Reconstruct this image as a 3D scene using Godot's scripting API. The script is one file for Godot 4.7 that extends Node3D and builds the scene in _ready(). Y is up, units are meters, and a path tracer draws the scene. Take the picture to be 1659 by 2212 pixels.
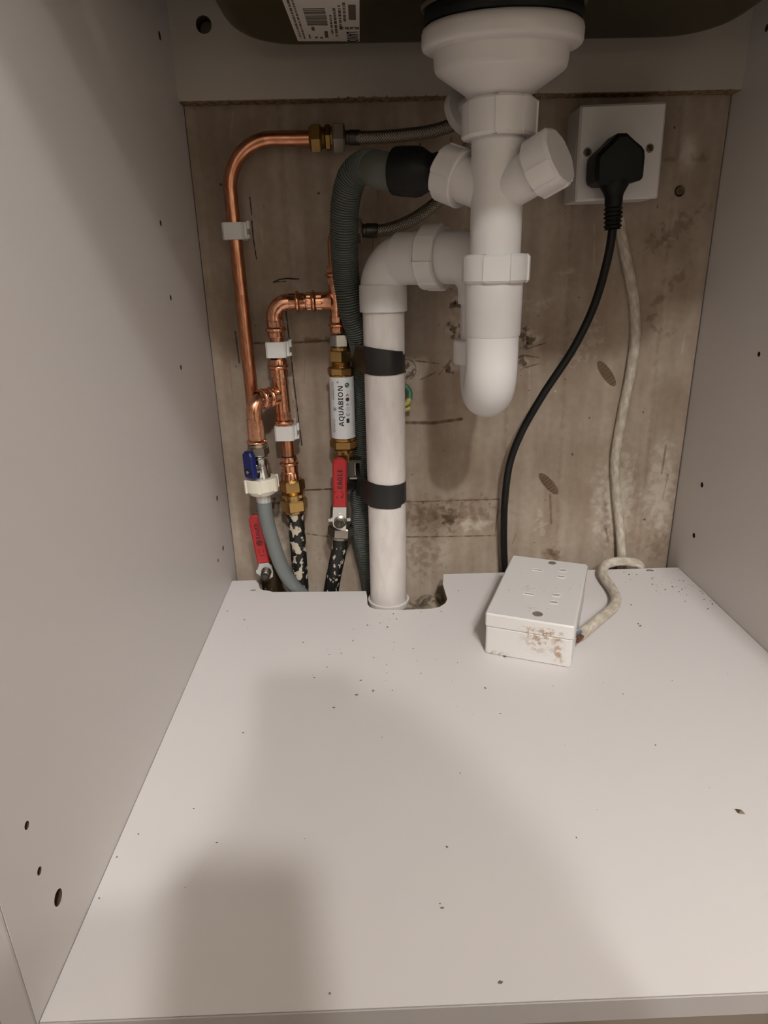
extends Node3D
# An open kitchen sink cabinet seen from the front: white carcass, painted board behind,
# copper pipework on the left, white plastic trap in the middle, sockets on the right.
# x runs right from the left cabinet side, y up from the cabinet floor, z towards the room from the board at the back.

const WIDE := 0.564
const FRONT := 0.542

# ------------------------------------------------------------------ mesh collecting
class MB:
	var v := PackedVector3Array()
	var n := PackedVector3Array()
	var t := PackedVector2Array()
	var c := PackedColorArray()
	var i := PackedInt32Array()
	func vert(p: Vector3, nn: Vector3, uv := Vector2.ZERO) -> int:
		v.append(p); n.append(nn); t.append(uv)
		return v.size() - 1
	func tri(a: int, b: int, d: int) -> void:
		var g := (v[b] - v[a]).cross(v[d] - v[a])
		if g.dot(n[a] + n[b] + n[d]) > 0.0:
			i.append(a); i.append(d); i.append(b)
		else:
			i.append(a); i.append(b); i.append(d)
	func quad(a: int, b: int, d: int, e: int) -> void:
		tri(a, b, d); tri(a, d, e)
	func flat(pts: Array, nn: Vector3, uvs: Array = []) -> void:
		var ids := []
		for k in pts.size():
			ids.append(vert(pts[k], nn, uvs[k] if uvs.size() else Vector2(pts[k].x, pts[k].y)))
		for k in range(1, pts.size() - 1):
			tri(ids[0], ids[k], ids[k + 1])
	func mesh() -> ArrayMesh:
		var a := []
		a.resize(Mesh.ARRAY_MAX)
		a[Mesh.ARRAY_VERTEX] = v; a[Mesh.ARRAY_NORMAL] = n; a[Mesh.ARRAY_TEX_UV] = t; a[Mesh.ARRAY_INDEX] = i
		if c.size() == v.size() and c.size() > 0:
			a[Mesh.ARRAY_COLOR] = c
		var m := ArrayMesh.new()
		m.add_surface_from_arrays(Mesh.PRIMITIVE_TRIANGLES, a)
		return m

func axis(p: Vector3, up: Vector3, hint := Vector3(0, 0, 1)) -> Transform3D:  # local Y along up, local Z as near to hint as can be
	var y := up.normalized()
	if absf(y.dot(hint)) > 0.97:
		hint = Vector3(0, 1, 0) if absf(y.y) < 0.9 else Vector3(1, 0, 0)
	var x := y.cross(hint).normalized()
	return Transform3D(Basis(x, y, x.cross(y)), p)

# turned shape: profile of (radius, height) walked upwards along the outside
func lathe(mb: MB, prof: Array, xf: Transform3D, seg := 40, crease := 32.0) -> void:
	var ns: Array[Vector2] = []
	for k in prof.size() - 1:
		var d: Vector2 = prof[k + 1] - prof[k]
		ns.append(Vector2(d.y, -d.x).normalized())
	var lim := cos(deg_to_rad(crease))
	var run := 0.0
	for k in ns.size():
		var n0 := ns[k]
		var n1 := ns[k]
		if k > 0 and ns[k - 1].dot(ns[k]) > lim: n0 = (ns[k - 1] + ns[k]).normalized()
		if k < ns.size() - 1 and ns[k + 1].dot(ns[k]) > lim: n1 = (ns[k + 1] + ns[k]).normalized()
		var a: Vector2 = prof[k]
		var b: Vector2 = prof[k + 1]
		var st := mb.v.size()
		var l := a.distance_to(b)
		for s in seg + 1:
			var an := TAU * s / seg
			var cs := -sin(an)  # the seam lies at the back
			var sn := -cos(an)
			mb.vert(xf * Vector3(a.x * cs, a.y, a.x * sn), (xf.basis * Vector3(n0.x * cs, n0.y, n0.x * sn)).normalized(), Vector2(float(s) / seg, run))
			mb.vert(xf * Vector3(b.x * cs, b.y, b.x * sn), (xf.basis * Vector3(n1.x * cs, n1.y, n1.x * sn)).normalized(), Vector2(float(s) / seg, run + l))
		run += l
		for s in seg:
			var q := st + s * 2
			if a.x > 0.0: mb.tri(q, q + 2, q + 1)
			if b.x > 0.0: mb.tri(q + 1, q + 2, q + 3)

# many-sided turned shape with flat faces (hexagon nuts)
func prism(mb: MB, prof: Array, xf: Transform3D, sides := 6, turn := 0.0) -> void:
	for s in sides:
		var a0 := turn + TAU * s / sides
		var a1 := turn + TAU * (s + 1) / sides
		var am := (a0 + a1) / 2.0
		for k in prof.size() - 1:
			var a: Vector2 = prof[k]
			var b: Vector2 = prof[k + 1]
			var d := b - a
			var m := Vector2(d.y, -d.x * cos(PI / sides)).normalized()
			if a.x == b.x: m = Vector2(1, 0)
			var nn := (xf.basis * Vector3(m.x * sin(am), m.y, m.x * cos(am))).normalized()
			var p := [Vector3(a.x * sin(a0), a.y, a.x * cos(a0)), Vector3(a.x * sin(a1), a.y, a.x * cos(a1)), Vector3(b.x * sin(a1), b.y, b.x * cos(a1)), Vector3(b.x * sin(a0), b.y, b.x * cos(a0))]
			if a.x == 0.0: p = [p[0], p[2], p[3]]
			elif b.x == 0.0: p = [p[0], p[1], p[2]]
			var w := []
			for q in p: w.append(xf * q)
			mb.flat(w, nn)

func hexnut(mb: MB, p: Vector3, up: Vector3, across: float, h: float, turn := 0.0, bore := 0.0, sides := 6) -> void:
	var r := across / 2.0 / cos(PI / sides)
	var ch := minf(h * 0.14, across * 0.06)
	prism(mb, [Vector2(bore, 0), Vector2(r * 0.9, 0), Vector2(r, ch), Vector2(r, h - ch), Vector2(r * 0.9, h), Vector2(bore, h)], axis(p, up), sides, turn)

# tube swept along points; radii one number or one per point
func sweep(mb: MB, pts: PackedVector3Array, radii, seg := 20, caps := true) -> void:
	var cnt := pts.size()
	var tan := PackedVector3Array()
	for k in cnt:
		tan.append((pts[mini(k + 1, cnt - 1)] - pts[maxi(k - 1, 0)]).normalized())
	var x := tan[0].cross(Vector3(0, 0, 1) if absf(tan[0].z) < 0.9 else Vector3(0, 1, 0)).normalized()
	var run := 0.0
	var st := mb.v.size()
	var frames := []
	for k in cnt:
		if k > 0:
			run += pts[k].distance_to(pts[k - 1])
			x = (x - tan[k] * x.dot(tan[k])).normalized()
		var y := tan[k].cross(x)
		frames.append([x, y])
		var r: float = radii if radii is float else radii[k]
		var slope := 0.0
		if not radii is float:
			var ka := maxi(k - 1, 0)
			var kb := mini(k + 1, cnt - 1)
			slope = (radii[kb] - radii[ka]) / maxf(pts[kb].distance_to(pts[ka]), 1e-6)
		for s in seg + 1:
			var an := TAU * s / seg
			var o := x * cos(an) + y * sin(an)
			mb.vert(pts[k] + o * r, (o - tan[k] * slope).normalized(), Vector2(float(s) / seg, run))
	for k in cnt - 1:
		for s in seg:
			var q := st + k * (seg + 1) + s
			mb.quad(q, q + 1, q + seg + 2, q + seg + 1)
	if caps:
		for e in [0, cnt - 1]:
			var nn := -tan[0] if e == 0 else tan[cnt - 1]
			var r: float = radii if radii is float else radii[e]
			var ring := []
			for s in seg:
				var an := TAU * s / seg
				ring.append(pts[e] + (frames[e][0] * cos(an) + frames[e][1] * sin(an)) * r)
			mb.flat(ring, nn)

func smooth(pts: Array, step := 0.004) -> PackedVector3Array:  # curve through the points
	var out := PackedVector3Array()
	var cnt := pts.size()
	for k in cnt - 1:
		var p0: Vector3 = pts[maxi(k - 1, 0)]
		var p1: Vector3 = pts[k]
		var p2: Vector3 = pts[k + 1]
		var p3: Vector3 = pts[mini(k + 2, cnt - 1)]
		var m := maxi(1, int(ceil(p1.distance_to(p2) / step)))
		# centripetal spacing keeps the curve from looping
		var t0 := 0.0
		var t1 := t0 + maxf(sqrt(p0.distance_to(p1)), 1e-4)
		var t2 := t1 + maxf(sqrt(p1.distance_to(p2)), 1e-4)
		var t3 := t2 + maxf(sqrt(p2.distance_to(p3)), 1e-4)
		for j in m:
			var u := t1 + (t2 - t1) * j / m
			var a1 := p0 * ((t1 - u) / (t1 - t0)) + p1 * ((u - t0) / (t1 - t0))
			var a2 := p1 * ((t2 - u) / (t2 - t1)) + p2 * ((u - t1) / (t2 - t1))
			var a3 := p2 * ((t3 - u) / (t3 - t2)) + p3 * ((u - t2) / (t3 - t2))
			var b1 := a1 * ((t2 - u) / (t2 - t0)) + a2 * ((u - t0) / (t2 - t0))
			var b2 := a2 * ((t3 - u) / (t3 - t1)) + a3 * ((u - t1) / (t3 - t1))
			out.append(b1 * ((t2 - u) / (t2 - t1)) + b2 * ((u - t1) / (t2 - t1)))
	out.append(pts[cnt - 1])
	return out

# straight - bend - straight through a corner
func corner(a: Vector3, b: Vector3, d: Vector3, r: float, n := 12) -> PackedVector3Array:
	var u := (a - b).normalized()
	var w := (d - b).normalized()
	var half := acos(clampf(u.dot(w), -1, 1)) / 2.0
	var back := r / tan(half)
	var mid := b + (u + w).normalized() * (r / sin(half))
	var s := b + u * back
	var e := b + w * back
	var out := PackedVector3Array([a])
	for k in n + 1:
		var f := float(k) / n
		out.append(mid + (s - mid).slerp(e - mid, f))
	out.append(d)
	return out

func inset(poly: PackedVector2Array, d: float) -> PackedVector2Array:
	var out := PackedVector2Array()
	var cnt := poly.size()
	for k in cnt:
		var e0 := (poly[k] - poly[(k + cnt - 1) % cnt]).normalized()
		var e1 := (poly[(k + 1) % cnt] - poly[k]).normalized()
		var n0 := Vector2(-e0.y, e0.x)
		var n1 := Vector2(-e1.y, e1.x)
		var m := (n0 + n1)
		m = m / maxf(0.35, m.length_squared() / 2.0)
		out.append(poly[k] + m * d)
	return out

# outline in local XY (counter-clockwise) pulled along local Z from 0 to h, edges chamfered
func extrude(mb: MB, poly: PackedVector2Array, h: float, xf: Transform3D, ch := 0.0, crease := 40.0, back := true) -> void:
	var area := 0.0
	for k in poly.size():
		area += poly[k].cross(poly[(k + 1) % poly.size()])
	if area < 0:
		poly.reverse()
	var small := inset(poly, ch) if ch > 0.0 else poly
	var cnt := poly.size()
	var levels := [[small, 0.0], [poly, ch], [poly, h - ch], [small, h]] if ch > 0.0 and back else ([[poly, 0.0], [poly, h - ch], [small, h]] if ch > 0.0 else [[poly, 0.0], [poly, h]])
	var lim := cos(deg_to_rad(crease))
	for l in levels.size() - 1:
		var a: PackedVector2Array = levels[l][0]
		var b: PackedVector2Array = levels[l + 1][0]
		var za: float = levels[l][1]
		var zb: float = levels[l + 1][1]
		var tilt := 0.0
		if a != b: tilt = 1.0 if l > 0 else (-1.0 if ch > 0.0 and back else 1.0)
		for k in cnt:
			var k1 := (k + 1) % cnt
			var e := (poly[k1] - poly[k]).normalized()
			var ep := (poly[k] - poly[(k + cnt - 1) % cnt]).normalized()
			var en := (poly[(k + 2) % cnt] - poly[k1]).normalized()
			var m := Vector2(e.y, -e.x)
			var m0 := m
			var m1 := m
			if ep.dot(e) > lim: m0 = (m + Vector2(ep.y, -ep.x)).normalized()
			if en.dot(e) > lim: m1 = (m + Vector2(en.y, -en.x)).normalized()
			var na := (xf.basis * Vector3(m0.x, m0.y, tilt)).normalized()
			var nb := (xf.basis * Vector3(m1.x, m1.y, tilt)).normalized()
			mb.quad(mb.vert(xf * Vector3(a[k].x, a[k].y, za), na, Vector2(a[k].x, za)), mb.vert(xf * Vector3(a[k1].x, a[k1].y, za), nb, Vector2(a[k1].x, za)), mb.vert(xf * Vector3(b[k1].x, b[k1].y, zb), nb, Vector2(b[k1].x, zb)), mb.vert(xf * Vector3(b[k].x, b[k].y, zb), na, Vector2(b[k].x, zb)))
	var ids := Geometry2D.triangulate_polygon(small)
	for side in [0, 1]:
		var nn := (xf.basis * Vector3(0, 0, 1 if side else -1)).normalized()
		var st := mb.v.size()
		for p in small: mb.vert(xf * Vector3(p.x, p.y, h if side else 0.0), nn, p)
		for k in range(0, ids.size(), 3): mb.tri(st + ids[k], st + ids[k + 1], st + ids[k + 2])

func rect(w: float, h: float, r := 0.0, n := 4) -> PackedVector2Array:
	var out := PackedVector2Array()
	if r <= 0.0:
		return PackedVector2Array([Vector2(-w / 2, -h / 2), Vector2(w / 2, -h / 2), Vector2(w / 2, h / 2), Vector2(-w / 2, h / 2)])
	for q in 4:
		var cx := (w / 2 - r) * (1 if q == 0 or q == 3 else -1)
		var cy := (h / 2 - r) * (1 if q < 2 else -1)
		for k in n + 1:
			var a := (q + float(k) / n) * PI / 2
			out.append(Vector2(cx + r * cos(a), cy + r * sin(a)))
	return out

func box(mb: MB, lo: Vector3, hi: Vector3, ch := 0.0) -> void:
	var s := hi - lo
	extrude(mb, rect(s.x, s.y), s.z, Transform3D(Basis(), Vector3((lo.x + hi.x) / 2, (lo.y + hi.y) / 2, lo.z)), ch, 10.0)

# rings of equal length joined into a skin, with averaged normals
func skin(mb: MB, rings: Array, closed := true, outward := Vector3.INF) -> void:
	var rows := rings.size()
	var cols: int = rings[0].size()
	var last := cols if closed else cols - 1
	var mid := Vector3.ZERO
	for r in rings:
		for p in r: mid += p
	mid /= rows * cols
	if outward != Vector3.INF: mid = outward
	var nn := PackedVector3Array()
	nn.resize(rows * cols)
	for r in rows - 1:
		for k in last:
			var k1 := (k + 1) % cols
			var g: Vector3 = (rings[r][k1] - rings[r][k]).cross(rings[r + 1][k] - rings[r][k])
			g += (rings[r + 1][k] - rings[r + 1][k1]).cross(rings[r][k1] - rings[r + 1][k1])
			for q in [r * cols + k, r * cols + k1, (r + 1) * cols + k, (r + 1) * cols + k1]: nn[q] += g
	var vote := 0.0
	for r in rows:
		for k in cols: vote += nn[r * cols + k].normalized().dot(rings[r][k] - mid)
	var st := mb.v.size()
	for r in rows:
		for k in cols: mb.vert(rings[r][k], nn[r * cols + k].normalized() * (1.0 if vote > 0 else -1.0), Vector2(float(k) / cols, float(r) / rows))
	for r in rows - 1:
		for k in last:
			var k1 := (k + 1) % cols
			mb.quad(st + r * cols + k, st + r * cols + k1, st + (r + 1) * cols + k1, st + (r + 1) * cols + k)

# ------------------------------------------------------------------ scene helpers
var used := {}
func numbered(called: String) -> String:
	var k: int = used.get(called, 0)
	used[called] = k + 1
	return called if k == 0 else "%s_%03d" % [called, k]

func thing(called: String, label: String, category: String, at: Vector3, group := "") -> Node3D:
	var o := Node3D.new()
	o.name = numbered(called)
	add_child(o)
	o.position = at
	o.set_meta("label", label); o.set_meta("category", category)
	if group: o.set_meta("group", group)
	return o

func part(mb: MB, called: String, m: Material, parent: Node3D, label := "") -> MeshInstance3D:
	var o := MeshInstance3D.new()
	o.mesh = mb.mesh()
	o.material_override = m
	o.name = called
	o.cast_shadow = GeometryInstance3D.SHADOW_CASTING_SETTING_ON
	parent.add_child(o, true)
	var at := Vector3.ZERO
	var q: Node = parent
	while q != self and q is Node3D:
		at += q.position
		q = q.get_parent()
	o.position = -at
	if label: o.set_meta("label", label)
	return o

func solo(mb: MB, called: String, m: Material, label: String, category: String, kind := "", group := "") -> MeshInstance3D:
	var o := part(mb, numbered(called), m, self)
	o.set_meta("label", label)
	if category: o.set_meta("category", category)
	if kind: o.set_meta("kind", kind)
	if group: o.set_meta("group", group)
	return o

func srgb(r: float, g: float, b: float) -> Color:
	return Color(r / 255.0, g / 255.0, b / 255.0)

func mat(col: Color, rough := 0.5, metal := 0.0, spec := 0.5) -> StandardMaterial3D:
	var m := StandardMaterial3D.new()
	m.albedo_color = col
	m.roughness = rough
	m.metallic = metal
	m.metallic_specular = spec
	return m

func noise_image(w: int, h: int, freq: float, sd: int, oct := 4, kind := FastNoiseLite.TYPE_SIMPLEX_SMOOTH) -> Image:
	var f := FastNoiseLite.new()
	f.seed = sd
	f.noise_type = kind
	f.frequency = freq
	f.fractal_octaves = oct
	return f.get_image(w, h, false, false, true)

# colour texture running between two tones on a noise, seamless enough for small parts
func mottled(a: Color, b: Color, freq: float, sd: int, sharp := 1.0, size := 256, sx := 1) -> ImageTexture:
	var ni := noise_image(size, size, freq, sd)
	var d := ni.get_data()
	var im := Image.create(size, size, false, Image.FORMAT_RGB8)
	for y in size:
		for x in size:
			var f := clampf((d[y * size + (x * sx) % size] / 255.0 - 0.5) * sharp + 0.5, 0, 1)
			im.set_pixel(x, y, a.lerp(b, f))
	return ImageTexture.create_from_image(im)

# lettering laid flat: reading direction, up direction and place of its middle
func letters(text: String, height: float, m: Material, mid: Vector3, right: Vector3, up: Vector3, parent: Node3D, called := "lettering", wrap := 0.0, heavy := 700, squeeze := 1.0) -> MeshInstance3D:
	var tm := TextMesh.new()
	var f := SystemFont.new()
	f.font_names = PackedStringArray(["Droid Sans"])
	f.font_weight = heavy
	tm.font = f
	tm.text = text
	tm.font_size = 64
	tm.pixel_size = 0.01
	tm.depth = 0.0
	tm.curve_step = 2.0
	var arr: Array = tm.surface_get_arrays(0)
	var pv: PackedVector3Array = arr[Mesh.ARRAY_VERTEX]
	var ids = arr[Mesh.ARRAY_INDEX]
	var x := right.normalized()
	var y := up.normalized()
	var z := x.cross(y)
	var lo := Vector3.INF
	var hi := -Vector3.INF
	for p in pv:
		lo = lo.min(p); hi = hi.max(p)
	var cen := (lo + hi) / 2.0
	var mb := MB.new()
	if ids == null or ids.size() == 0:
		ids = PackedInt32Array(range(pv.size()))
	if wrap > 0.0:  # finer triangles, so that they follow the curve
		for round in (2 if height > 0.004 else 1):
			var finer := PackedInt32Array()
			for k in range(0, ids.size(), 3):
				var h := []
				for e in 3:
					var p: Vector3 = (pv[ids[k + e]] + pv[ids[k + (e + 1) % 3]]) / 2.0
					pv.append(p)
					h.append(pv.size() - 1)
				finer.append_array([ids[k], h[0], h[2], h[0], ids[k + 1], h[1], h[2], h[1], ids[k + 2], h[0], h[1], h[2]])
			ids = finer
	for p in pv:
		var q := (p - cen) * (height / 0.46)
		q.x *= squeeze
		if wrap > 0.0:  # bent round a cylinder whose axis is the reading direction
			var an := q.y / wrap
			mb.vert(mid + x * q.x + y * sin(an) * wrap + z * (cos(an) - 1.0) * wrap, (y * sin(an) + z * cos(an)).normalized())
		else:
			mb.vert(mid + x * q.x + y * q.y, z)
	for k in range(0, ids.size(), 3): mb.tri(ids[k], ids[k + 1], ids[k + 2])
	return part(mb, called, m, parent)

func arc_mark(mb: MB, mid: Vector3, r: float, a0: float, a1: float, w := 0.0003) -> void:
	var pts := PackedVector3Array()
	for k in 25:
		var a := deg_to_rad(lerpf(a0, a1, k / 24.0))
		pts.append(mid + Vector3(cos(a), sin(a), 0) * r)
	sweep(mb, pts, w, 6)

# ------------------------------------------------------------------ materials
var M := {}
func make_materials() -> void:
	M.white_board = mat(srgb(212, 206, 203), 0.42, 0.0, 0.4)
	M.shaded_rail_board = mat(srgb(184, 177, 166), 0.5)  # carcass white darkened: the dimness under the sink is put into this colour
	M.shaded_edge = mat(srgb(160, 154, 151), 0.5)  # board white greyed: shade on the cabinet front is in the colour
	M.chip = mat(srgb(120, 96, 70), 0.95)
	var ct := mottled(srgb(96, 76, 52), srgb(150, 124, 92), 0.06, 5, 2.0)
	M.chip.albedo_color = Color.WHITE
	M.chip.albedo_texture = ct
	M.chip.uv1_scale = Vector3(8, 8, 8)
	M.hole = mat(srgb(70, 52, 36), 0.95)
	M.plastic = mat(srgb(212, 208, 205), 0.34)
	M.old_plastic = mat(Color.WHITE, 0.4)
	var op := mottled(srgb(200, 191, 184), srgb(211, 203, 197), 0.02, 8, 1.4, 512).get_image()
	var pr := RandomNumberGenerator.new()
	pr.seed = 45
	for k in 150:  # scuffs and grubby scratches of old pipe
		var px := pr.randi_range(2, 509)
		var py := pr.randi_range(8, 500)
		var tone := srgb(146, 134, 124)
		for j in pr.randi_range(1, 7):
			op.set_pixel(px + j % 2, py + j, op.get_pixel(px + j % 2, py + j).lerp(tone, pr.randf_range(0.25, 0.8)))
	M.old_plastic.albedo_texture = ImageTexture.create_from_image(op)
	M.old_plastic.uv1_scale = Vector3(1, 2, 1)
	M.clip = mat(srgb(220, 218, 214), 0.45)
	M.nut_white = mat(srgb(222, 214, 196), 0.45)
	M.copper = mat(Color.WHITE, 0.3, 1.0)
	M.copper.albedo_texture = mottled(srgb(184, 124, 92), srgb(216, 156, 122), 0.03, 11, 1.5)
	M.copper.uv1_scale = Vector3(1, 6, 1)
	M.copper_bright = mat(srgb(240, 184, 150), 0.19, 1.0)
	M.copper_bright.albedo_texture = mottled(srgb(224, 208, 200), srgb(255, 255, 255), 0.05, 13, 2.0)
	M.copper_bright.uv1_scale = Vector3(1, 12, 1)
	M.brass = mat(srgb(186, 152, 96), 0.26, 1.0)
	M.brass_old = mat(srgb(150, 120, 70), 0.38, 1.0)
	M.brass_dark = mat(srgb(92, 76, 52), 0.5, 0.8)
	M.chrome = mat(srgb(198, 198, 196), 0.16, 1.0)
	M.nickel = mat(srgb(158, 150, 138), 0.33, 1.0)
	M.zinc = mat(srgb(214, 212, 206), 0.4, 0.65)
	M.steel_dark = mat(srgb(96, 92, 84), 0.45, 1.0)
	M.sink = mat(srgb(74, 68, 42), 0.42, 0.85)
	M.flange = mat(srgb(150, 144, 130), 0.3, 1.0)
	M.rubber = mat(srgb(15, 15, 13), 0.5, 0.0, 0.35)
	M.tape = mat(srgb(24, 24, 23), 0.36)
	M.cable = mat(srgb(15, 16, 14), 0.42, 0.0, 0.4)
	M.grey_hose = mat(srgb(106, 110, 108), 0.5)
	M.ribbed = mat(srgb(88, 92, 86), 0.5)
	M.cuff = mat(srgb(84, 86, 78), 0.55)
	M.red = mat(srgb(158, 34, 36), 0.4)
	M.blue = mat(srgb(16, 28, 86), 0.38)
	M.ink = mat(srgb(22, 20, 20), 0.7)
	M.ink_blue = mat(srgb(20, 24, 44), 0.7)
	M.socket = mat(srgb(214, 210, 206), 0.35)
	M.dark = mat(srgb(24, 20, 16), 0.9)
	M.green = mat(srgb(62, 110, 84), 0.45)
	M.yellow = mat(srgb(182, 172, 92), 0.45)
	M.wire_blue = mat(srgb(86, 102, 118), 0.5)
	M.wire_brown = mat(srgb(98, 60, 42), 0.5)
	M.cream = mat(Color.WHITE, 0.6)
	M.cream.albedo_texture = mottled(srgb(170, 158, 140), srgb(204, 195, 180), 0.02, 21, 1.6)
	M.cream.uv1_scale = Vector3(1, 12, 1)
	M.flaking = flaking(0.50)
	M.flaking_dark = flaking(0.62)
	# woven steel braid
	var w := Image.create(64, 64, false, Image.FORMAT_RGB8)
	for y in 64:
		for x in 64:
			var a := fposmod((x + y) / 16.0, 1.0)
			var b := fposmod((x - y) / 16.0, 1.0)
			var over := (int(floor((x + y) / 16.0)) + int(floor((x - y) / 16.0))) % 2 == 0
			var h := sin(PI * (a if over else b)) * 0.8 + 0.2 * absf(sin(PI * 3.0 * (b if over else a)))
			h = 0.25 + 0.75 * h
			w.set_pixel(x, y, Color(h, h, h))
	var wt := ImageTexture.create_from_image(w)
	M.braid = mat(srgb(186, 178, 162), 0.3, 1.0)
	M.braid.albedo_texture = wt
	M.braid.heightmap_enabled = true
	M.braid.heightmap_scale = 0.06
	M.braid.heightmap_texture = wt
	M.braid.uv1_scale = Vector3(3, 90, 1)
	M.mortar = mat(Color.WHITE, 0.95)
	M.mortar.albedo_texture = mottled(srgb(92, 80, 66), srgb(160, 144, 124), 0.04, 41, 2.0)
	M.mortar.uv1_scale = Vector3(4, 1.5, 1)
	M.crumb = mat(srgb(116, 98, 80), 0.9)
	M.paint = mat(srgb(214, 208, 198), 0.8)
	M.ceiling = mat(srgb(234, 230, 224), 0.9)
	M.floor = mat(srgb(120, 104, 88), 0.5)
	M.worktop = mat(srgb(120, 108, 96), 0.4)
	M.lamp = mat(srgb(255, 240, 220), 0.5)
	M.lamp.emission_enabled = true
	M.lamp.emission = Color(1.0, 0.9, 0.78)
	M.lamp.emission_energy_multiplier = 6.0
	make_wall_paint()

func flaking(level: float) -> StandardMaterial3D:  # black pipe with scraps of cream paint left on it
	var ni := noise_image(256, 256, 0.02, 33, 5)
	var d := ni.get_data()
	var im := Image.create(256, 256, false, Image.FORMAT_RGB8)
	for y in 256:
		for x in 256:
			var f := d[y * 256 + x] / 255.0
			var tone := srgb(18, 17, 15).lerp(srgb(184, 172, 152), smoothstep(level, level + 0.03, f))
			if f > level - 0.035 and f < level: tone = srgb(66, 58, 48)
			im.set_pixel(x, y, tone)
	var m := mat(Color.WHITE, 0.5)
	m.albedo_texture = ImageTexture.create_from_image(im)
	m.uv1_scale = Vector3(1, 13, 1)
	m.heightmap_enabled = true
	m.heightmap_scale = 0.05
	m.heightmap_texture = m.albedo_texture
	return m

# the painted board at the back: brushed beige paint with stains, knots, joints and pencil marks
const PX := 1640.0  # texture pixels per metre
const WX0 := -0.02
const WY1 := 0.72
var wall_im: Image
var wall_h: Image
func blot(x: float, y: float, rx: float, ry: float, turn: float, col: Color, a: float, rag := 0.5, hgt := 0.0, sd := 1) -> void:
	var f := FastNoiseLite.new()
	f.seed = sd
	f.frequency = 0.05
	f.fractal_octaves = 3
	var cx := (x - WX0) * PX
	var cy := (WY1 - y) * PX
	var R := int(maxf(rx, ry) * PX * 1.6) + 2
	var cs := cos(deg_to_rad(turn))
	var sn := sin(deg_to_rad(turn))
	for j in range(maxi(0, int(cy) - R), mini(wall_im.get_height(), int(cy) + R + 1)):
		for i in range(maxi(0, int(cx) - R), mini(wall_im.get_width(), int(cx) + R + 1)):
			var dx := (i - cx) / PX
			var dy := -(j - cy) / PX
			var u := (dx * cs + dy * sn) / rx
			var v := (-dx * sn + dy * cs) / ry
			var q := sqrt(u * u + v * v) + f.get_noise_2d(i, j) * rag * 1.6
			if q < 1.0:
				var k := smoothstep(1.0, 0.0, q) * a
				wall_im.set_pixel(i, j, wall_im.get_pixel(i, j).lerp(col, k))
				if hgt != 0.0:
					var hh := wall_h.get_pixel(i, j).r
					wall_h.set_pixel(i, j, Color(clampf(hh + hgt * smoothstep(1.0, 0.35, q), 0, 1), 0, 0))

func streak(pts: Array, w: float, col: Color, a: float, hgt := 0.0, gap := 0.0, sd := 3) -> void:
	var f := FastNoiseLite.new()
	f.seed = sd
	f.frequency = 0.03
	for s in pts.size() - 1:
		var p := Vector2((pts[s].x - WX0) * PX, (WY1 - pts[s].y) * PX)
		var q := Vector2((pts[s + 1].x - WX0) * PX, (WY1 - pts[s + 1].y) * PX)
		var l := maxi(2, int(p.distance_to(q) * 2))
		var r := w * PX / 2.0
		for k in l + 1:
			var c := p.lerp(q, float(k) / l)
			var nz := f.get_noise_2d(c.x * 2.0, c.y * 2.0)
			var al := a * clampf(0.72 + nz * 0.9 - gap * 0.5, 0.0, 1.0)
			for j in range(int(c.y - r - 1), int(c.y + r + 2)):
				for i in range(int(c.x - r - 1), int(c.x + r + 2)):
					if i < 0 or j < 0 or i >= wall_im.get_width() or j >= wall_im.get_height(): continue
					var dd := Vector2(i + 0.5, j + 0.5).distance_to(c)
					var kk := clampf(r + 0.5 - dd, 0, 1) * al * 0.55
					if kk > 0:
						wall_im.set_pixel(i, j, wall_im.get_pixel(i, j).lerp(col, kk))
						if hgt != 0.0:
							wall_h.set_pixel(i, j, Color(clampf(wall_h.get_pixel(i, j).r + hgt * kk, 0, 1), 0, 0))

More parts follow.
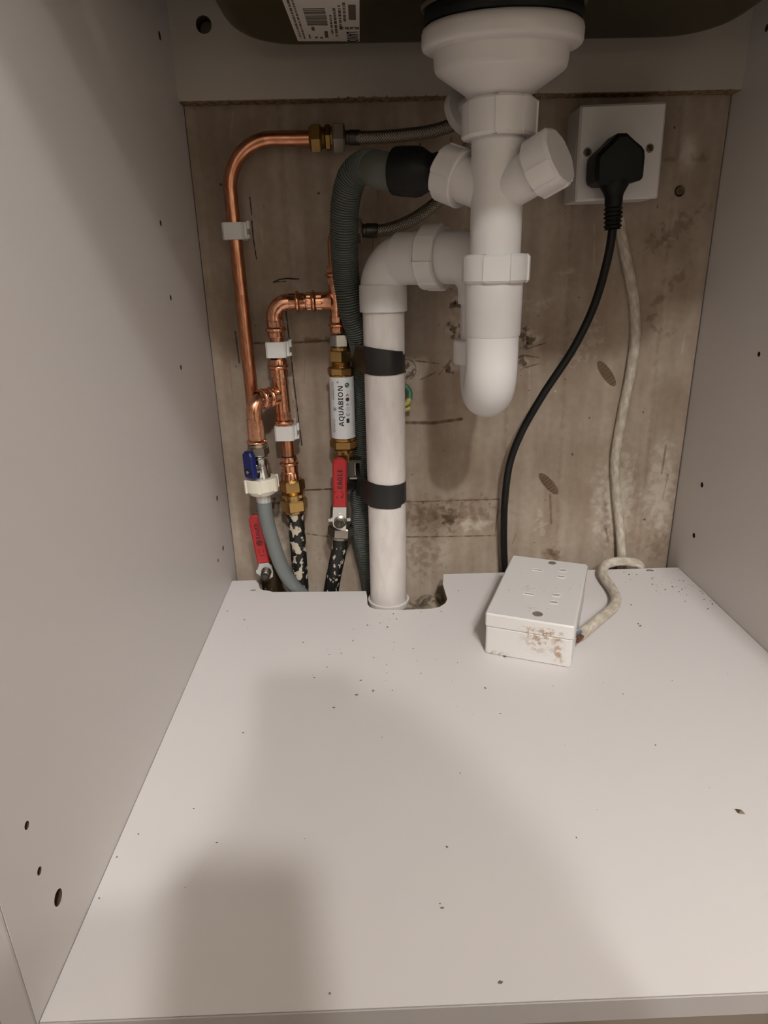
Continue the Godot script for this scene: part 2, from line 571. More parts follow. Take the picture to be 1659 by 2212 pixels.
func make_wall_paint() -> void:
	var w := int(0.604 * PX)
	var h := int(0.89 * PX)
	wall_im = Image.create(w, h, false, Image.FORMAT_RGB8)
	var big := noise_image(w, h, 0.006, 51, 4).get_data()
	var fine := noise_image(w, h, 0.05, 52, 4).get_data()
	var col1 := noise_image(w, 64, 0.02, 53, 4).get_data()
	var mid := noise_image(w, h / 6 + 1, 0.03, 54, 4).get_data()
	var out := PackedByteArray()
	out.resize(w * h * 3)
	var hg := PackedByteArray()
	hg.resize(w * h)
	var a := srgb(142, 124, 107)
	var b := srgb(173, 159, 143)
	var q := 0
	for y in h:
		var row := y * w
		var rm := (y / 6) * w
		for x in w:
			var f := 0.5 + (big[row + x] - 128) * 0.0030 + (mid[rm + x] - 128) * 0.0020 + (fine[row + x] - 128) * 0.0011 + (col1[32 * w + x] - 128) * 0.0014
			f = clampf(f, 0.0, 1.0)
			out[q] = int((a.r + (b.r - a.r) * f) * 255.0)
			out[q + 1] = int((a.g + (b.g - a.g) * f) * 255.0)
			out[q + 2] = int((a.b + (b.b - a.b) * f) * 255.0)
			q += 3
			hg[row + x] = clampi(128 + (mid[rm + x] - 128) / 4 + (fine[row + x] - 128) / 6, 0, 255)
	wall_im = Image.create_from_data(w, h, false, Image.FORMAT_RGB8, out)
	wall_h = Image.create_from_data(w, h, false, Image.FORMAT_L8, hg)
	var brown := srgb(92, 70, 52)
	var deep := srgb(58, 42, 30)
	var pale := srgb(214, 204, 190)
	# vertical boards under the paint, their soft joints
	for j in [[0.332, 0.347], [0.402, 0.414], [0.51, 0.522], [0.098, 0.09]]:
		for k in 7: blot(lerpf(j[0], j[1], k / 6.0), 0.58 - 0.09 * k, 0.004, 0.07, 1.5, brown, 0.16, 0.5, 0, int(j[0] * 900) + k)
	# pale cleaner patch low on the right, rubbed paint bottom left
	blot(0.485, 0.085, 0.035, 0.085, 0, pale, 0.65, 0.3, 0, 5)
	blot(0.542, 0.09, 0.024, 0.09, 4, pale, 0.6, 0.3, 0, 6)
	blot(0.512, 0.07, 0.009, 0.075, 3, brown, 0.25, 0.3, 0, 7)
	blot(0.06, 0.06, 0.03, 0.05, 10, pale, 0.35, 0.5, 0, 8)
	blot(0.115, 0.33, 0.035, 0.03, 0, srgb(176, 164, 152), 0.4, 0.4, 0, 9)
	# horizontal joints of the patched board
	streak([Vector2(0.035, 0.287), Vector2(0.09, 0.286), Vector2(0.16, 0.2885)], 0.0022, deep, 0.26, -0.5, 0.45, 11)
	blot(0.125, 0.2885, 0.025, 0.004, 0, brown, 0.6, 0.7, 0, 12)
	streak([Vector2(0.045, 0.107), Vector2(0.13, 0.1085)], 0.002, brown, 0.7, -0.5, 0.2, 13)
	streak([Vector2(0.095, 0.05), Vector2(0.115, 0.046), Vector2(0.14, 0.044)], 0.0018, deep, 0.26, -0.4, 0.45, 14)
	streak([Vector2(0.216, 0.0886), Vector2(0.3388, 0.0886)], 0.0018, deep, 0.26, -0.5, 0.45, 15)
	streak([Vector2(0.216, 0.041), Vector2(0.335, 0.039)], 0.0018, deep, 0.26, -0.5, 0.45, 16)
	streak([Vector2(0.3388, 0.0886), Vector2(0.335, 0.039)], 0.0014, brown, 0.6, -0.4, 0.3, 17)
	blot(0.245, 0.068, 0.045, 0.024, 0, brown, 0.42, 0.7, 0, 18)
	blot(0.29, 0.073, 0.05, 0.02, 0, brown, 0.35, 0.8, 0, 19)
	blot(0.275, 0.064, 0.012, 0.014, 0, deep, 0.6, 0.8, 0, 20)
	blot(0.305, 0.055, 0.03, 0.012, 0, pale, 0.5, 0.5, 0, 21)
	streak([Vector2(0.21, 0.19), Vector2(0.255, 0.188), Vector2(0.29, 0.192)], 0.004, brown, 0.3, -0.2, 0.3, 22)
	# knots and holes
	for kn in [[0.281, 0.327, 0.006, 0.008], [0.277, 0.298, 0.006, 0.008], [0.273, 0.252, 0.008, 0.004], [0.2235, 0.252, 0.008, 0.009], [0.354, 0.290, 0.008, 0.007], [0.366, 0.281, 0.009, 0.006], [0.356, 0.258, 0.005, 0.006], [0.051, 0.088, 0.011, 0.009]]:
		var sd := int(kn[0] * 7000)
		blot(kn[0] + 0.003, kn[1], kn[2] * 2.1, kn[3] * 1.6, 0, pale, 0.4, 0.5, 0, sd)
		blot(kn[0], kn[1], kn[2], kn[3], 20, deep, 0.6, 1.4, -0.3, sd + 1)
		blot(kn[0] - 0.002, kn[1] - 0.002, kn[2] * 0.28, kn[3] * 0.3, 0, srgb(22, 15, 10), 0.95, 0.4, -0.6, sd + 2)
	for k in 6:
		streak([Vector2(0.2235 + 0.012 * cos(k * 0.5 - 1.2), 0.252 + 0.012 * sin(k * 0.5 - 1.2)), Vector2(0.2235 + 0.012 * cos(k * 0.5 - 0.7), 0.252 + 0.012 * sin(k * 0.5 - 0.7))], 0.0012, brown, 0.6, 0, 0.1, k)
	for l in [[0.235, 0.262, 0.262, 0.258], [0.24, 0.24, 0.258, 0.248], [0.262, 0.245, 0.276, 0.262], [0.36, 0.265, 0.378, 0.262], [0.36, 0.25, 0.38, 0.255], [0.363, 0.272, 0.385, 0.278]]:
		streak([Vector2(l[0], l[1]), Vector2(l[2], l[3])], 0.0012, deep, 0.5, -0.2, 0.1, int(l[0] * 999))
	# pencil lines
	var lead := srgb(26, 22, 20)
	streak([Vector2(0.0775, 0.352), Vector2(0.084, 0.3545), Vector2(0.092, 0.3555), Vector2(0.106, 0.3545)], 0.0011, lead, 1.6, 0, 0, 31)
	streak([Vector2(0.0775, 0.352), Vector2(0.0915, 0.3525)], 0.0009, lead, 1.2, 0, 0, 32)
	streak([Vector2(0.0595, 0.415), Vector2(0.0595, 0.395), Vector2(0.061, 0.376)], 0.001, lead, 1.4, 0, 0, 33)
	streak([Vector2(0.0595, 0.438), Vector2(0.0598, 0.42)], 0.001, lead, 0.9, 0, 0, 33)
	streak([Vector2(0.0885, 0.335), Vector2(0.0908, 0.28), Vector2(0.0925, 0.235), Vector2(0.0965, 0.165)], 0.001, lead, 1.5, 0, 0, 34)
	streak([Vector2(0.03, 0.30), Vector2(0.031, 0.265)], 0.0016, deep, 0.6, 0, 0.2, 35)
	# scuffs near the right side and grubby runs
	for s in [[0.508, 0.32, 0.012, 0.006, 60], [0.528, 0.345, 0.02, 0.006, 48], [0.505, 0.305, 0.008, 0.005, 20], [0.535, 0.285, 0.006, 0.005, 0], [0.515, 0.29, 0.014, 0.004, -20], [0.525, 0.4, 0.03, 0.012, 35], [0.505, 0.385, 0.02, 0.01, 10], [0.54, 0.465, 0.012, 0.004, 0], [0.505, 0.465, 0.008, 0.003, 0]]:
		blot(s[0], s[1], s[2], s[3], s[4], brown, 0.34, 0.9, 0, int(s[0] * 5000 + s[1] * 300))
	for s in [[0.425, 0.262, 0.014, 0.01], [0.435, 0.305, 0.008, 0.004], [0.405, 0.355, 0.01, 0.004], [0.395, 0.05, 0.008, 0.02], [0.37, 0.32, 0.016, 0.006], [0.44, 0.285, 0.012, 0.014]]:
		blot(s[0], s[1], s[2], s[3], 10, pale, 0.26, 1.3, 0.05, int(s[0] * 3000))
	blot(0.41, 0.010, 0.016, 0.012, 0, brown, 0.8, 0.4, 0, 71)
	blot(0.545, 0.02, 0.02, 0.03, 0, brown, 0.35, 0.4, 0, 72)
	blot(0.475, 0.06, 0.006, 0.05, 8, deep, 0.3, 0.4, 0, 73)
	blot(0.16, 0.09, 0.012, 0.04, 0, brown, 0.4, 0.6, 0, 74)
	blot(0.24, 0.015, 0.03, 0.03, 0, brown, 0.3, 0.8, 0, 75)
	var rng := RandomNumberGenerator.new()
	rng.seed = 77
	for k in 90:
		blot(rng.randf_range(0.02, 0.55), rng.randf_range(0.0, 0.5), rng.randf_range(0.0006, 0.0018), rng.randf_range(0.0006, 0.0022), rng.randf() * 90, deep if rng.randf() < 0.7 else pale, 0.8, 0.5, 0, k)
	for k in 34:
		var x := rng.randf_range(0.01, 0.56)
		var y := rng.randf_range(0.02, 0.5)
		streak([Vector2(x, y), Vector2(x + rng.randf_range(-0.006, 0.006), y + rng.randf_range(0.015, 0.05))], rng.randf_range(0.0008, 0.003), brown if rng.randf() < 0.6 else pale, 0.13, 0, 0.1, k)
	M.board = mat(Color.WHITE, 0.72, 0.0, 0.3)
	M.board.albedo_texture = ImageTexture.create_from_image(wall_im)
	M.board.heightmap_enabled = true
	M.board.heightmap_scale = 0.12
	M.board.heightmap_texture = ImageTexture.create_from_image(wall_h)

# ------------------------------------------------------------------ the scene
const CAM := Vector3(0.1816, 0.3600, 0.7709)
var cam_basis := Basis.from_euler(Vector3(deg_to_rad(-20.2287), deg_to_rad(-0.9057), deg_to_rad(-1.4579)))

func _ready() -> void:
	# camera, air, exposure
	var cam := Camera3D.new()
	cam.name = "camera"
	cam.transform = Transform3D(cam_basis, CAM)
	cam.fov = 76.2376
	cam.near = 0.01
	cam.far = 20.0
	add_child(cam)
	cam.current = true
	var env := Environment.new()
	env.background_mode = Environment.BG_COLOR
	env.background_color = Color(0.02, 0.02, 0.02)
	env.tonemap_mode = Environment.TONE_MAPPER_LINEAR
	env.tonemap_exposure = 0.83
	env.sdfgi_enabled = true
	env.ssao_enabled = true
	env.ssil_enabled = true
	var we := WorldEnvironment.new()
	we.name = "surroundings"
	we.environment = env
	add_child(we)
	make_materials()
	# ceiling lamps of the kitchen: where they hang and how strong they are
	ceiling_lamp(Vector3(0.50, 2.21, 2.89), 3.6, "farthest")
	ceiling_lamp(Vector3(0.60, 2.21, 2.02), 3.2, "nearest", 0.08)
	kitchen()
	cabinet()
	sink_and_waste()
	hot_pipe()
	cold_pipework()
	valves()
	waste_pipe()
	electrics()
	crumbs()
	photographer()

func ceiling_lamp(p: Vector3, power: float, where: String, soft := 0.06) -> void:
	var t := thing("ceiling_lamp", "round recessed ceiling lamp, the %s one over the kitchen floor" % where, "lamp", p + Vector3(0, 0.04, 0), "recessed ceiling lamps")
	var r := MB.new()
	lathe(r, [Vector2(0.06, 0.030), Vector2(0.062, 0.025), Vector2(0.076, 0.027), Vector2(0.078, 0.039), Vector2(0.06, 0.039)], Transform3D(Basis(), p), 40)
	part(r, "trim_ring", M.zinc, t)
	var g := MB.new()
	lathe(g, [Vector2(0, 0.028), Vector2(0.0595, 0.028), Vector2(0.0595, 0.038), Vector2(0, 0.038)], Transform3D(Basis(), p), 40)
	part(g, "lamp_lens", M.lamp, t)
	var o := OmniLight3D.new()
	o.name = "lamp_light"
	o.position = p - t.position - Vector3(0, 0.04, 0)
	o.light_color = Color(1.0, 1.0, 1.0)
	o.light_energy = power
	o.light_size = soft
	o.omni_range = 12.0
	o.omni_attenuation = 2.0
	o.shadow_enabled = true
	t.add_child(o)

func struct_box(called: String, lo: Vector3, hi: Vector3, m: Material, label: String, cat := "wall") -> MeshInstance3D:
	var mb := MB.new()
	box(mb, lo, hi)
	return solo(mb, called, m, label, cat, "structure")

func kitchen() -> void:
	struct_box("kitchen_floor", Vector3(-1.7, -0.27, -0.014), Vector3(2.5, -0.17, 4.4), M.floor, "brown kitchen floor in front of the sink cabinet", "floor")
	struct_box("kitchen_ceiling", Vector3(-1.8, 2.25, -0.12), Vector3(2.6, 2.35, 4.5), M.ceiling, "pale ceiling of the kitchen", "ceiling")
	struct_box("kitchen_wall", Vector3(-1.8, -0.27, -0.12), Vector3(2.6, 2.25, -0.014), M.paint, "painted kitchen wall behind the cabinet")
	struct_box("kitchen_wall_001", Vector3(-1.8, -0.27, 4.4), Vector3(2.6, 2.25, 4.5), M.paint, "painted kitchen wall opposite the sink")
	struct_box("kitchen_wall_002", Vector3(-1.8, -0.27, -0.014), Vector3(-1.7, 2.25, 4.4), M.paint, "painted kitchen wall left of the sink")
	struct_box("kitchen_wall_003", Vector3(2.5, -0.27, -0.014), Vector3(2.6, 2.25, 4.4), M.paint, "painted kitchen wall right of the sink")

func drilled(called: String, lo: Vector3, hi: Vector3, holes: Array, m: Material, label: String) -> void:  # hole: [centre, direction, radius]
	var b := CSGBox3D.new()
	b.name = called
	b.size = hi - lo
	b.position = (lo + hi) / 2.0
	b.material = m
	b.set_meta("kind", "structure"); b.set_meta("label", label); b.set_meta("category", "panel")
	for h in holes:
		var c := CSGCylinder3D.new()
		c.name = "bore"
		c.operation = CSGShape3D.OPERATION_SUBTRACTION
		c.radius = h[2]
		c.height = 0.024 if h[2] < 0.006 else 0.08
		c.sides = 16
		c.material = M.hole
		c.transform = axis(h[0] - b.position, h[1])
		b.add_child(c, true)
	add_child(b)

func cabinet() -> void:
	# painted board behind, with real ribbed plugs and a screw socket as pieces of its own
	var mb := MB.new()
	var x0 := 0.0009
	var x1 := WIDE - 0.0016
	var u0 := (x0 - WX0) / 0.604
	var u1 := (x1 - WX0) / 0.604
	mb.flat([Vector3(x0, -0.17, 0), Vector3(x1, -0.17, 0), Vector3(x1, 0.72, 0), Vector3(x0, 0.72, 0)], Vector3(0, 0, 1), [Vector2(u0, 1), Vector2(u1, 1), Vector2(u1, 0), Vector2(u0, 0)])
	mb.flat([Vector3(x0, -0.17, -0.012), Vector3(x1, -0.17, -0.012), Vector3(x1, 0.72, -0.012), Vector3(x0, 0.72, -0.012)], Vector3(0, 0, -1))
	for e in [[Vector3(x0, -0.17, 0), Vector3(x0, 0.72, 0), Vector3(-1, 0, 0)], [Vector3(x1, -0.17, 0), Vector3(x1, 0.72, 0), Vector3(1, 0, 0)], [Vector3(x0, 0.72, 0), Vector3(x1, 0.72, 0), Vector3(0, 1, 0)], [Vector3(x0, -0.17, 0), Vector3(x1, -0.17, 0), Vector3(0, -1, 0)]]:
		var bk := Vector3(0, 0, -0.012)
		mb.flat([e[0], e[1], e[1] + bk, e[0] + bk], e[2])
	var back := solo(mb, "wall_back", M.board, "stained beige painted board at the back of the cabinet", "wall", "structure")
	for o in [[Vector3(0.4599, 0.2409, 0), 52.0], [Vector3(0.4, 0.1067, 0), 48.0]]:
		ribbed_plug(o[0], o[1], back)
	var sc := MB.new()
	lathe(sc, [Vector2(0.0022, -0.004), Vector2(0.0032, 0.0), Vector2(0.0052, 0.0012), Vector2(0.0058, 0.0)], axis(Vector3(0.5209, 0.4335, 0.0002), Vector3(0, 0, 1)), 20)
	lathe(sc, [Vector2(0, 0.0004), Vector2(0.0026, 0.0004)], axis(Vector3(0.5209, 0.4335, 0.0), Vector3(0, 0, 1)), 16)
	part(sc, "screw_socket", M.brass_dark, back, "dull metal screw socket in the board")
	# carcass sides
	var L := Vector3(1, 0, 0)
	drilled("wall_left", Vector3(-0.018, -0.17, -0.012), Vector3(0, 0.70, FRONT), [[Vector3(0, 0.566, 0.06), L, 0.0036], [Vector3(0, 0.405, 0.134), L, 0.0025], [Vector3(0, 0.342, 0.133), L, 0.0025], [Vector3(0, 0.278, 0.129), L, 0.0025], [Vector3(0, 0.118, 0.051), L, 0.0033], [Vector3(0, 0.055, 0.051), L, 0.0033], [Vector3(0, 0.052, 0.080), L, 0.0022], [Vector3(0, 0.100, 0.510), L, 0.0022], [Vector3(0, 0.069, 0.510), L, 0.0022], [Vector3(0, 0.039, 0.501), L, 0.0045]], M.white_board, "white left side panel of the cabinet with drilled holes")
	drilled("wall_right", Vector3(WIDE, -0.17, -0.012), Vector3(WIDE + 0.018, 0.70, FRONT), [[Vector3(WIDE, 0.275, 0.125), L, 0.0025], [Vector3(WIDE, 0.118, 0.056), L, 0.0032], [Vector3(WIDE, 0.054, 0.055), L, 0.0032], [Vector3(WIDE, 0.566, 0.048), L, 0.0032]], M.white_board, "white right side panel of the cabinet with drilled holes")
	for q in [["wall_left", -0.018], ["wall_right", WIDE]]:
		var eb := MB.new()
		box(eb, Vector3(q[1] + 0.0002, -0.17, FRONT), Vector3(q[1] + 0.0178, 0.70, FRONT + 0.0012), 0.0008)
		var en := part(eb, "edge_band", M.shaded_edge, get_node(q[0]), "edging strip along the front, greyed for shade")
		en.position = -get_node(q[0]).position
	# rail across the top of the back, sawn edge below
	drilled("trim_1", Vector3(0.0, 0.5232, 0.0015), Vector3(WIDE, 0.70, 0.018), [[Vector3(0.0325, 0.5862, 0.018), Vector3(0, 0, 1), 0.0076]], M.shaded_rail_board, "white rail across the top back of the cabinet with one round hole")
	var saw := MB.new()
	box(saw, Vector3(0.0005, 0.5222, 0.0018), Vector3(WIDE - 0.0005, 0.5234, 0.0176))
	var rng := RandomNumberGenerator.new()
	rng.seed = 9
	for k in 30:
		var x := rng.randf_range(0.005, 0.555)
		if k % 3 == 0: x = rng.randf_range(0.16, 0.26)
		var s := rng.randf_range(0.0006, 0.002)
		box(saw, Vector3(x, 0.5226, 0.0170), Vector3(x + s, 0.5232 + rng.randf_range(0.0003, 0.0011), 0.01815))
	var edge := part(saw, "sawn_edge", M.chip, get_node("trim_1"), "raw chipboard edge, chipped along the front")
	edge.position = -get_node("trim_1").position
	# cabinet floor with its cut-out
	var plan := [Vector2(0.0004, 0.027), Vector2(0.031, 0.027), Vector2(0.0345, 0.036), Vector2(0.039, 0.051), Vector2(0.043, 0.0555), Vector2(0.050, 0.0575), Vector2(0.057, 0.0615), Vector2(0.110, 0.0645), Vector2(0.1688, 0.067), Vector2(0.1700, 0.080), Vector2(0.1705, 0.1), Vector2(0.173, 0.107), Vector2(0.179, 0.112), Vector2(0.188, 0.1145), Vector2(0.210, 0.1165), Vector2(0.243, 0.1158), Vector2(0.253, 0.112), Vector2(0.260, 0.104), Vector2(0.2635, 0.094), Vector2(0.263, 0.075), Vector2(0.2625, 0.055), Vector2(0.2655, 0.035), Vector2(0.2665, 0.0275), Vector2(0.4, 0.0285), Vector2(WIDE - 0.0004, 0.030), Vector2(WIDE - 0.0004, FRONT - 0.0012), Vector2(0.0004, FRONT - 0.0012)]
	var poly := PackedVector2Array()
	for p in plan: poly.append(Vector2(p.x, -p.y))
	var fl := MB.new()
	extrude(fl, poly, 0.016, Transform3D(Basis(Vector3(1, 0, 0), Vector3(0, 0, -1), Vector3(0, 1, 0)), Vector3(0, -0.016, 0)), 0.0, 5.0)
	var floor_node := solo(fl, "floor", M.white_board, "white melamine floor panel of the cabinet with a cut-out at the back", "panel", "structure")
	var cut := MB.new()
	for k in range(1, 22):
		var a: Vector2 = plan[k]
		var b: Vector2 = plan[k + 1]
		var nn := Vector3(b.y - a.y, 0, -(b.x - a.x)).normalized() * 1.0
		var off := nn * 0.0003
		cut.flat([Vector3(a.x, -0.0159, a.y) + off, Vector3(b.x, -0.0159, b.y) + off, Vector3(b.x, -0.0012, b.y) + off, Vector3(a.x, -0.0012, a.y) + off], nn)
	part(cut, "sawn_edge", M.chip, floor_node, "raw chipboard edge of the cut-out")
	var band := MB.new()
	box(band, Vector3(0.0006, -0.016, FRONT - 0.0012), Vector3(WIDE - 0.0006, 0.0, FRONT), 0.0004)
	part(band, "edge_band", M.shaded_edge, floor_node, "edging strip along the front, greyed for shade")
	# below and above
	struct_box("plinth_board", Vector3(0, -0.17, 0.44), Vector3(WIDE, -0.0165, 0.456), M.worktop, "plinth board under the cabinet floor", "panel")
	var led := MB.new()
	var rows := []
	var f := FastNoiseLite.new()
	f.seed = 4; f.frequency = 18.0; f.fractal_octaves = 4
	for j in 50:
		var row := PackedVector3Array()
		for i in 150:
			var x := 0.001 + 0.562 * i / 149.0
			var z := 0.001 + 0.20 * j / 49.0
			var hgt := -0.045 - 0.35 * maxf(0.0, z - 0.11) + f.get_noise_2d(x, z) * 0.018 + f.get_noise_2d(x * 5.0, z * 5.0) * 0.005
			row.append(Vector3(x, maxf(hgt, -0.169), z))
		rows.append(row)
	skin(led, rows, false, Vector3(0.28, -0.5, 0.1))
	solo(led, "mortar_bed", M.mortar, "rough grey mortar rubble under the cut-out in the cabinet floor", "mortar", "stuff")
	var wt := MB.new()
	for s in [[Vector3(-0.7, 0.70, -0.013), Vector3(0.058, 0.738, 0.605)], [Vector3(0.525, 0.70, -0.013), Vector3(1.3, 0.738, 0.605)], [Vector3(0.058, 0.70, -0.013), Vector3(0.525, 0.738, 0.040)], [Vector3(0.058, 0.70, 0.468), Vector3(0.525, 0.738, 0.605)]]:
		box(wt, s[0], s[1])
	solo(wt, "worktop", M.worktop, "kitchen worktop over the sink cabinet", "worktop", "structure")

func ribbed_plug(p: Vector3, tilt: float, parent: Node3D) -> void:  # an oval plug pressed into the board, ribbed across
	var b := Basis(Vector3(0, 0, 1), deg_to_rad(90.0 - tilt))
	var mb := MB.new()
	var rows := []
	for j in 61:
		var v := -1.0 + 2.0 * j / 60.0
		var w := sqrt(maxf(0.0, 1.0 - v * v)) * 0.0056 + 0.0002
		var row := PackedVector3Array()
		for i in 9:
			var u := -1.0 + i / 4.0
			var up := 0.0003 + 0.0022 * (1.0 - u * u) * sqrt(maxf(0.0, 1.0 - v * v)) * (0.5 + 0.5 * cos(v * 27.0))
			row.append(p + b * Vector3(u * w, v * 0.0185, up))
		rows.append(row)
	skin(mb, rows, false, p - Vector3(0, 0, 1))
	var m := mat(srgb(108, 86, 67), 0.7)
	part(mb, "ribbed_plug", m, parent, "brown ribbed oval plug in the board")

# ------------------------------------------------------------------ sink, strainer, trap
func round_rect_ring(x0: float, x1: float, z0: float, z1: float, r: float, y: float, n := 9) -> PackedVector3Array:
	var out := PackedVector3Array()
	for p in rect(x1 - x0, z1 - z0, r, n): out.append(Vector3((x0 + x1) / 2 + p.x, y, (z0 + z1) / 2 + p.y))
	return out

func cog(mb: MB, xf: Transform3D, r0: float, r1: float, h: float, n: int, ch := 0.0012, turn := 0.0) -> void:  # plastic union nut: ramps with a step between them; along local Y
	var poly := PackedVector2Array()
	for k in n:
		for j in 7:
			var f := j / 6.0
			var a := turn + TAU * (k + f * 0.985) / n
			var r := r1 - (r1 - r0) * smoothstep(0.0, 1.0, f) if j > 0 else r1
			poly.append(Vector2(cos(a), sin(a)) * r)
	var b := Basis(xf.basis.x, -xf.basis.z, xf.basis.y)
	extrude(mb, poly, h, Transform3D(b, xf.origin), ch, 20.0)

func sink_and_waste() -> void:
	var C := Vector3(0.2868, 0.555, 0.193)
	var s := thing("sink", "dark stainless steel sink bowl with a printed white sticker underneath", "sink", Vector3(0.2915, 0.555, 0.255))
	var mb := MB.new()
	var rings := []
	var x0 := 0.0645
	var x1 := 0.5185
	var z0 := 0.0475
	var z1 := 0.461
	var fr := 0.022
	rings.append(round_rect_ring(x0, x1, z0, z1, 0.062, 0.737))
	rings.append(round_rect_ring(x0, x1, z0, z1, 0.062, 0.66))
	for k in 9:
		var a := PI / 2 * k / 8.0
		var d := fr * (1.0 - cos(a))
		rings.append(round_rect_ring(x0 + d, x1 - d, z0 + d, z1 - d, 0.062 - d, 0.555 + fr * (1.0 - sin(a))))
	for k in 3:
		var d := fr + 0.05 * (k + 1)
		rings.append(round_rect_ring(x0 + d, x1 - d, z0 + d, z1 - d, 0.04 - 0.008 * k, 0.555))
	rings.append(round_rect_ring(0.29, 0.2901, 0.25, 0.2501, 0.00002, 0.555))
	skin(mb, rings, true, Vector3(0.29, 0.66, 0.25))
	part(mb, "bowl", M.sink, s)
	var rim := MB.new()
	var rr := []
	for o in [[0.0, 0.737], [0.004, 0.7395], [0.016, 0.7395], [0.018, 0.7382]]:
		rr.append(round_rect_ring(x0 - o[0], x1 + o[0], z0 - minf(o[0], 0.03), z1 + o[0], 0.062 + o[0], o[1]))
	skin(rim, rr, true, Vector3(0.29, 0.2, 0.25))
	part(rim, "rim", M.flange, s)
	sticker(s)

	var t := thing("sink_strainer", "white plastic strainer cup with black seal under the sink bowl", "strainer", Vector3(C.x, 0.477, C.z))
	var X := Transform3D(Basis(Vector3(1, 0, 0), deg_to_rad(6.0)), Vector3(C.x, 0.477, C.z)) * Transform3D(Basis(), Vector3(0, -0.477, 0))
	mb = MB.new()
	lathe(mb, [Vector2(0.0225, 0.474), Vector2(0.0232, 0.4755), Vector2(0.0236, 0.4815), Vector2(0.0255, 0.4845), Vector2(0.0475, 0.4985), Vector2(0.0492, 0.5005), Vector2(0.0498, 0.5035), Vector2(0.0504, 0.5105), Vector2(0.0508, 0.5122), Vector2(0.0570, 0.5132), Vector2(0.0588, 0.5146), Vector2(0.0594, 0.5168), Vector2(0.0594, 0.5235), Vector2(0.0584, 0.5262), Vector2(0.0560, 0.5280), Vector2(0.05, 0.5285)], X, 64, 38)
	part(mb, "cup", M.plastic, t)
	mb = MB.new()
	lathe(mb, [Vector2(0.045, 0.5284), Vector2(0.0572, 0.5288), Vector2(0.0582, 0.5310), Vector2(0.0582, 0.5350), Vector2(0.0572, 0.5372), Vector2(0.045, 0.5374)], X, 64)
	part(mb, "seal", M.rubber, t, "black rubber seal")
	mb = MB.new()
	lathe(mb, [Vector2(0.045, 0.5374), Vector2(0.0590, 0.5378), Vector2(0.0602, 0.5400), Vector2(0.0600, 0.5425), Vector2(0.0575, 0.5450), Vector2(0.054, 0.5490)], X, 64)
	part(mb, "flange", M.flange, t, "dull steel flange")
	mb = MB.new()
	var oc := Vector3(0.2695, 0.4865, 0.1195)
	lathe(mb, [Vector2(0, 0), Vector2(0.019, 0), Vector2(0.0205, 0.0015), Vector2(0.0205, 0.006), Vector2(0.019, 0.0075), Vector2(0.010, 0.0075), Vector2(0.009, 0.012), Vector2(0.009, 0.05)], axis(oc, Vector3(0.5, 0.35, 0.9)), 32)
	part(mb, "overflow_boss", M.plastic, t, "round white overflow boss behind the cup")

	# trap
	var F := Vector3(0.2880, 0, 0.193)
	var R := Vector3(0.2908, 0, 0.136)
	var tr := thing("sink_trap", "white plastic U-bend trap with two side inlets hanging under the strainer", "trap", Vector3(F.x, 0.228, F.z))
	var XF := Transform3D(Basis(), F)
	mb = MB.new()
	lathe(mb, [Vector2(0.0195, 0.358), Vector2(0.0208, 0.359), Vector2(0.0208, 0.41), Vector2(0.0212, 0.44), Vector2(0.0214, 0.458), Vector2(0.0195, 0.459)], XF, 48)
	var dir_r := Vector3(cos(deg_to_rad(22)) * cos(deg_to_rad(40)), sin(deg_to_rad(22)), cos(deg_to_rad(22)) * sin(deg_to_rad(40)))
	var dir_l := Vector3(-dir_r.x, dir_r.y * 0.95, -dir_r.z)
	var joint := Vector3(F.x, 0.4165, F.z)
	lathe(mb, [Vector2(0, 0), Vector2(0.0172, 0), Vector2(0.0172, 0.050), Vector2(0, 0.050)], axis(joint, dir_r), 40)
	lathe(mb, [Vector2(0, 0), Vector2(0.0176, 0), Vector2(0.0176, 0.050), Vector2(0, 0.050)], axis(joint + Vector3(0, 0.001, 0), dir_l), 40)
	part(mb, "inlet_body", M.plastic, tr)
	mb = MB.new()
	cog(mb, Transform3D(Basis(), Vector3(F.x, 0.4545, F.z)), 0.0282, 0.0294, 0.0262, 8, 0.0022, 0.5)
	part(mb, "union_nut", M.plastic, tr)
	mb = MB.new()
	cog(mb, Transform3D(Basis(), Vector3(F.x + 0.001, 0.3485, F.z)), 0.0274, 0.0286, 0.0225, 8, 0.0022, 0.25)
	part(mb, "union_nut", M.plastic, tr)
	mb = MB.new()
	lathe(mb, [Vector2(0.021, 0.3055), Vector2(0.0228, 0.3055), Vector2(0.0236, 0.3068), Vector2(0.0241, 0.349), Vector2(0.02, 0.349)], XF, 48)
	part(mb, "sleeve", M.plastic, tr)
	# the bend itself: down, round and up behind
	mb = MB.new()
	var pts := PackedVector3Array()
	pts.append(Vector3(F.x, 0.31, F.z)); pts.append(Vector3(F.x, 0.29, F.z))
	var half := (F - R).length() / 2.0
	var mid := (F + R) / 2.0
	for k in 25:
		var a := PI * k / 24.0
		pts.append(mid + (F - mid) * cos(a) + Vector3(0, 0.2815 - sin(a) * half * 1.02, 0))
	pts.append(Vector3(R.x, 0.30, R.z)); pts.append(Vector3(R.x, 0.345, R.z))
	sweep(mb, pts, 0.0226, 40)
	part(mb, "u_bend", M.plastic, tr)
	mb = MB.new()
	cog(mb, Transform3D(Basis(), Vector3(R.x - 0.0015, 0.2755, R.z)), 0.0270, 0.0280, 0.0225, 8, 0.0015, 0.1)
	part(mb, "union_nut", M.plastic, tr)
	# swivel elbow on the rear leg and its outlet towards the waste pipe
	var E := Vector3(0.1973, 0.3715, 0.0775)
	var T := Vector3(R.x - 0.0015, 0.3705, R.z)
	mb = MB.new()
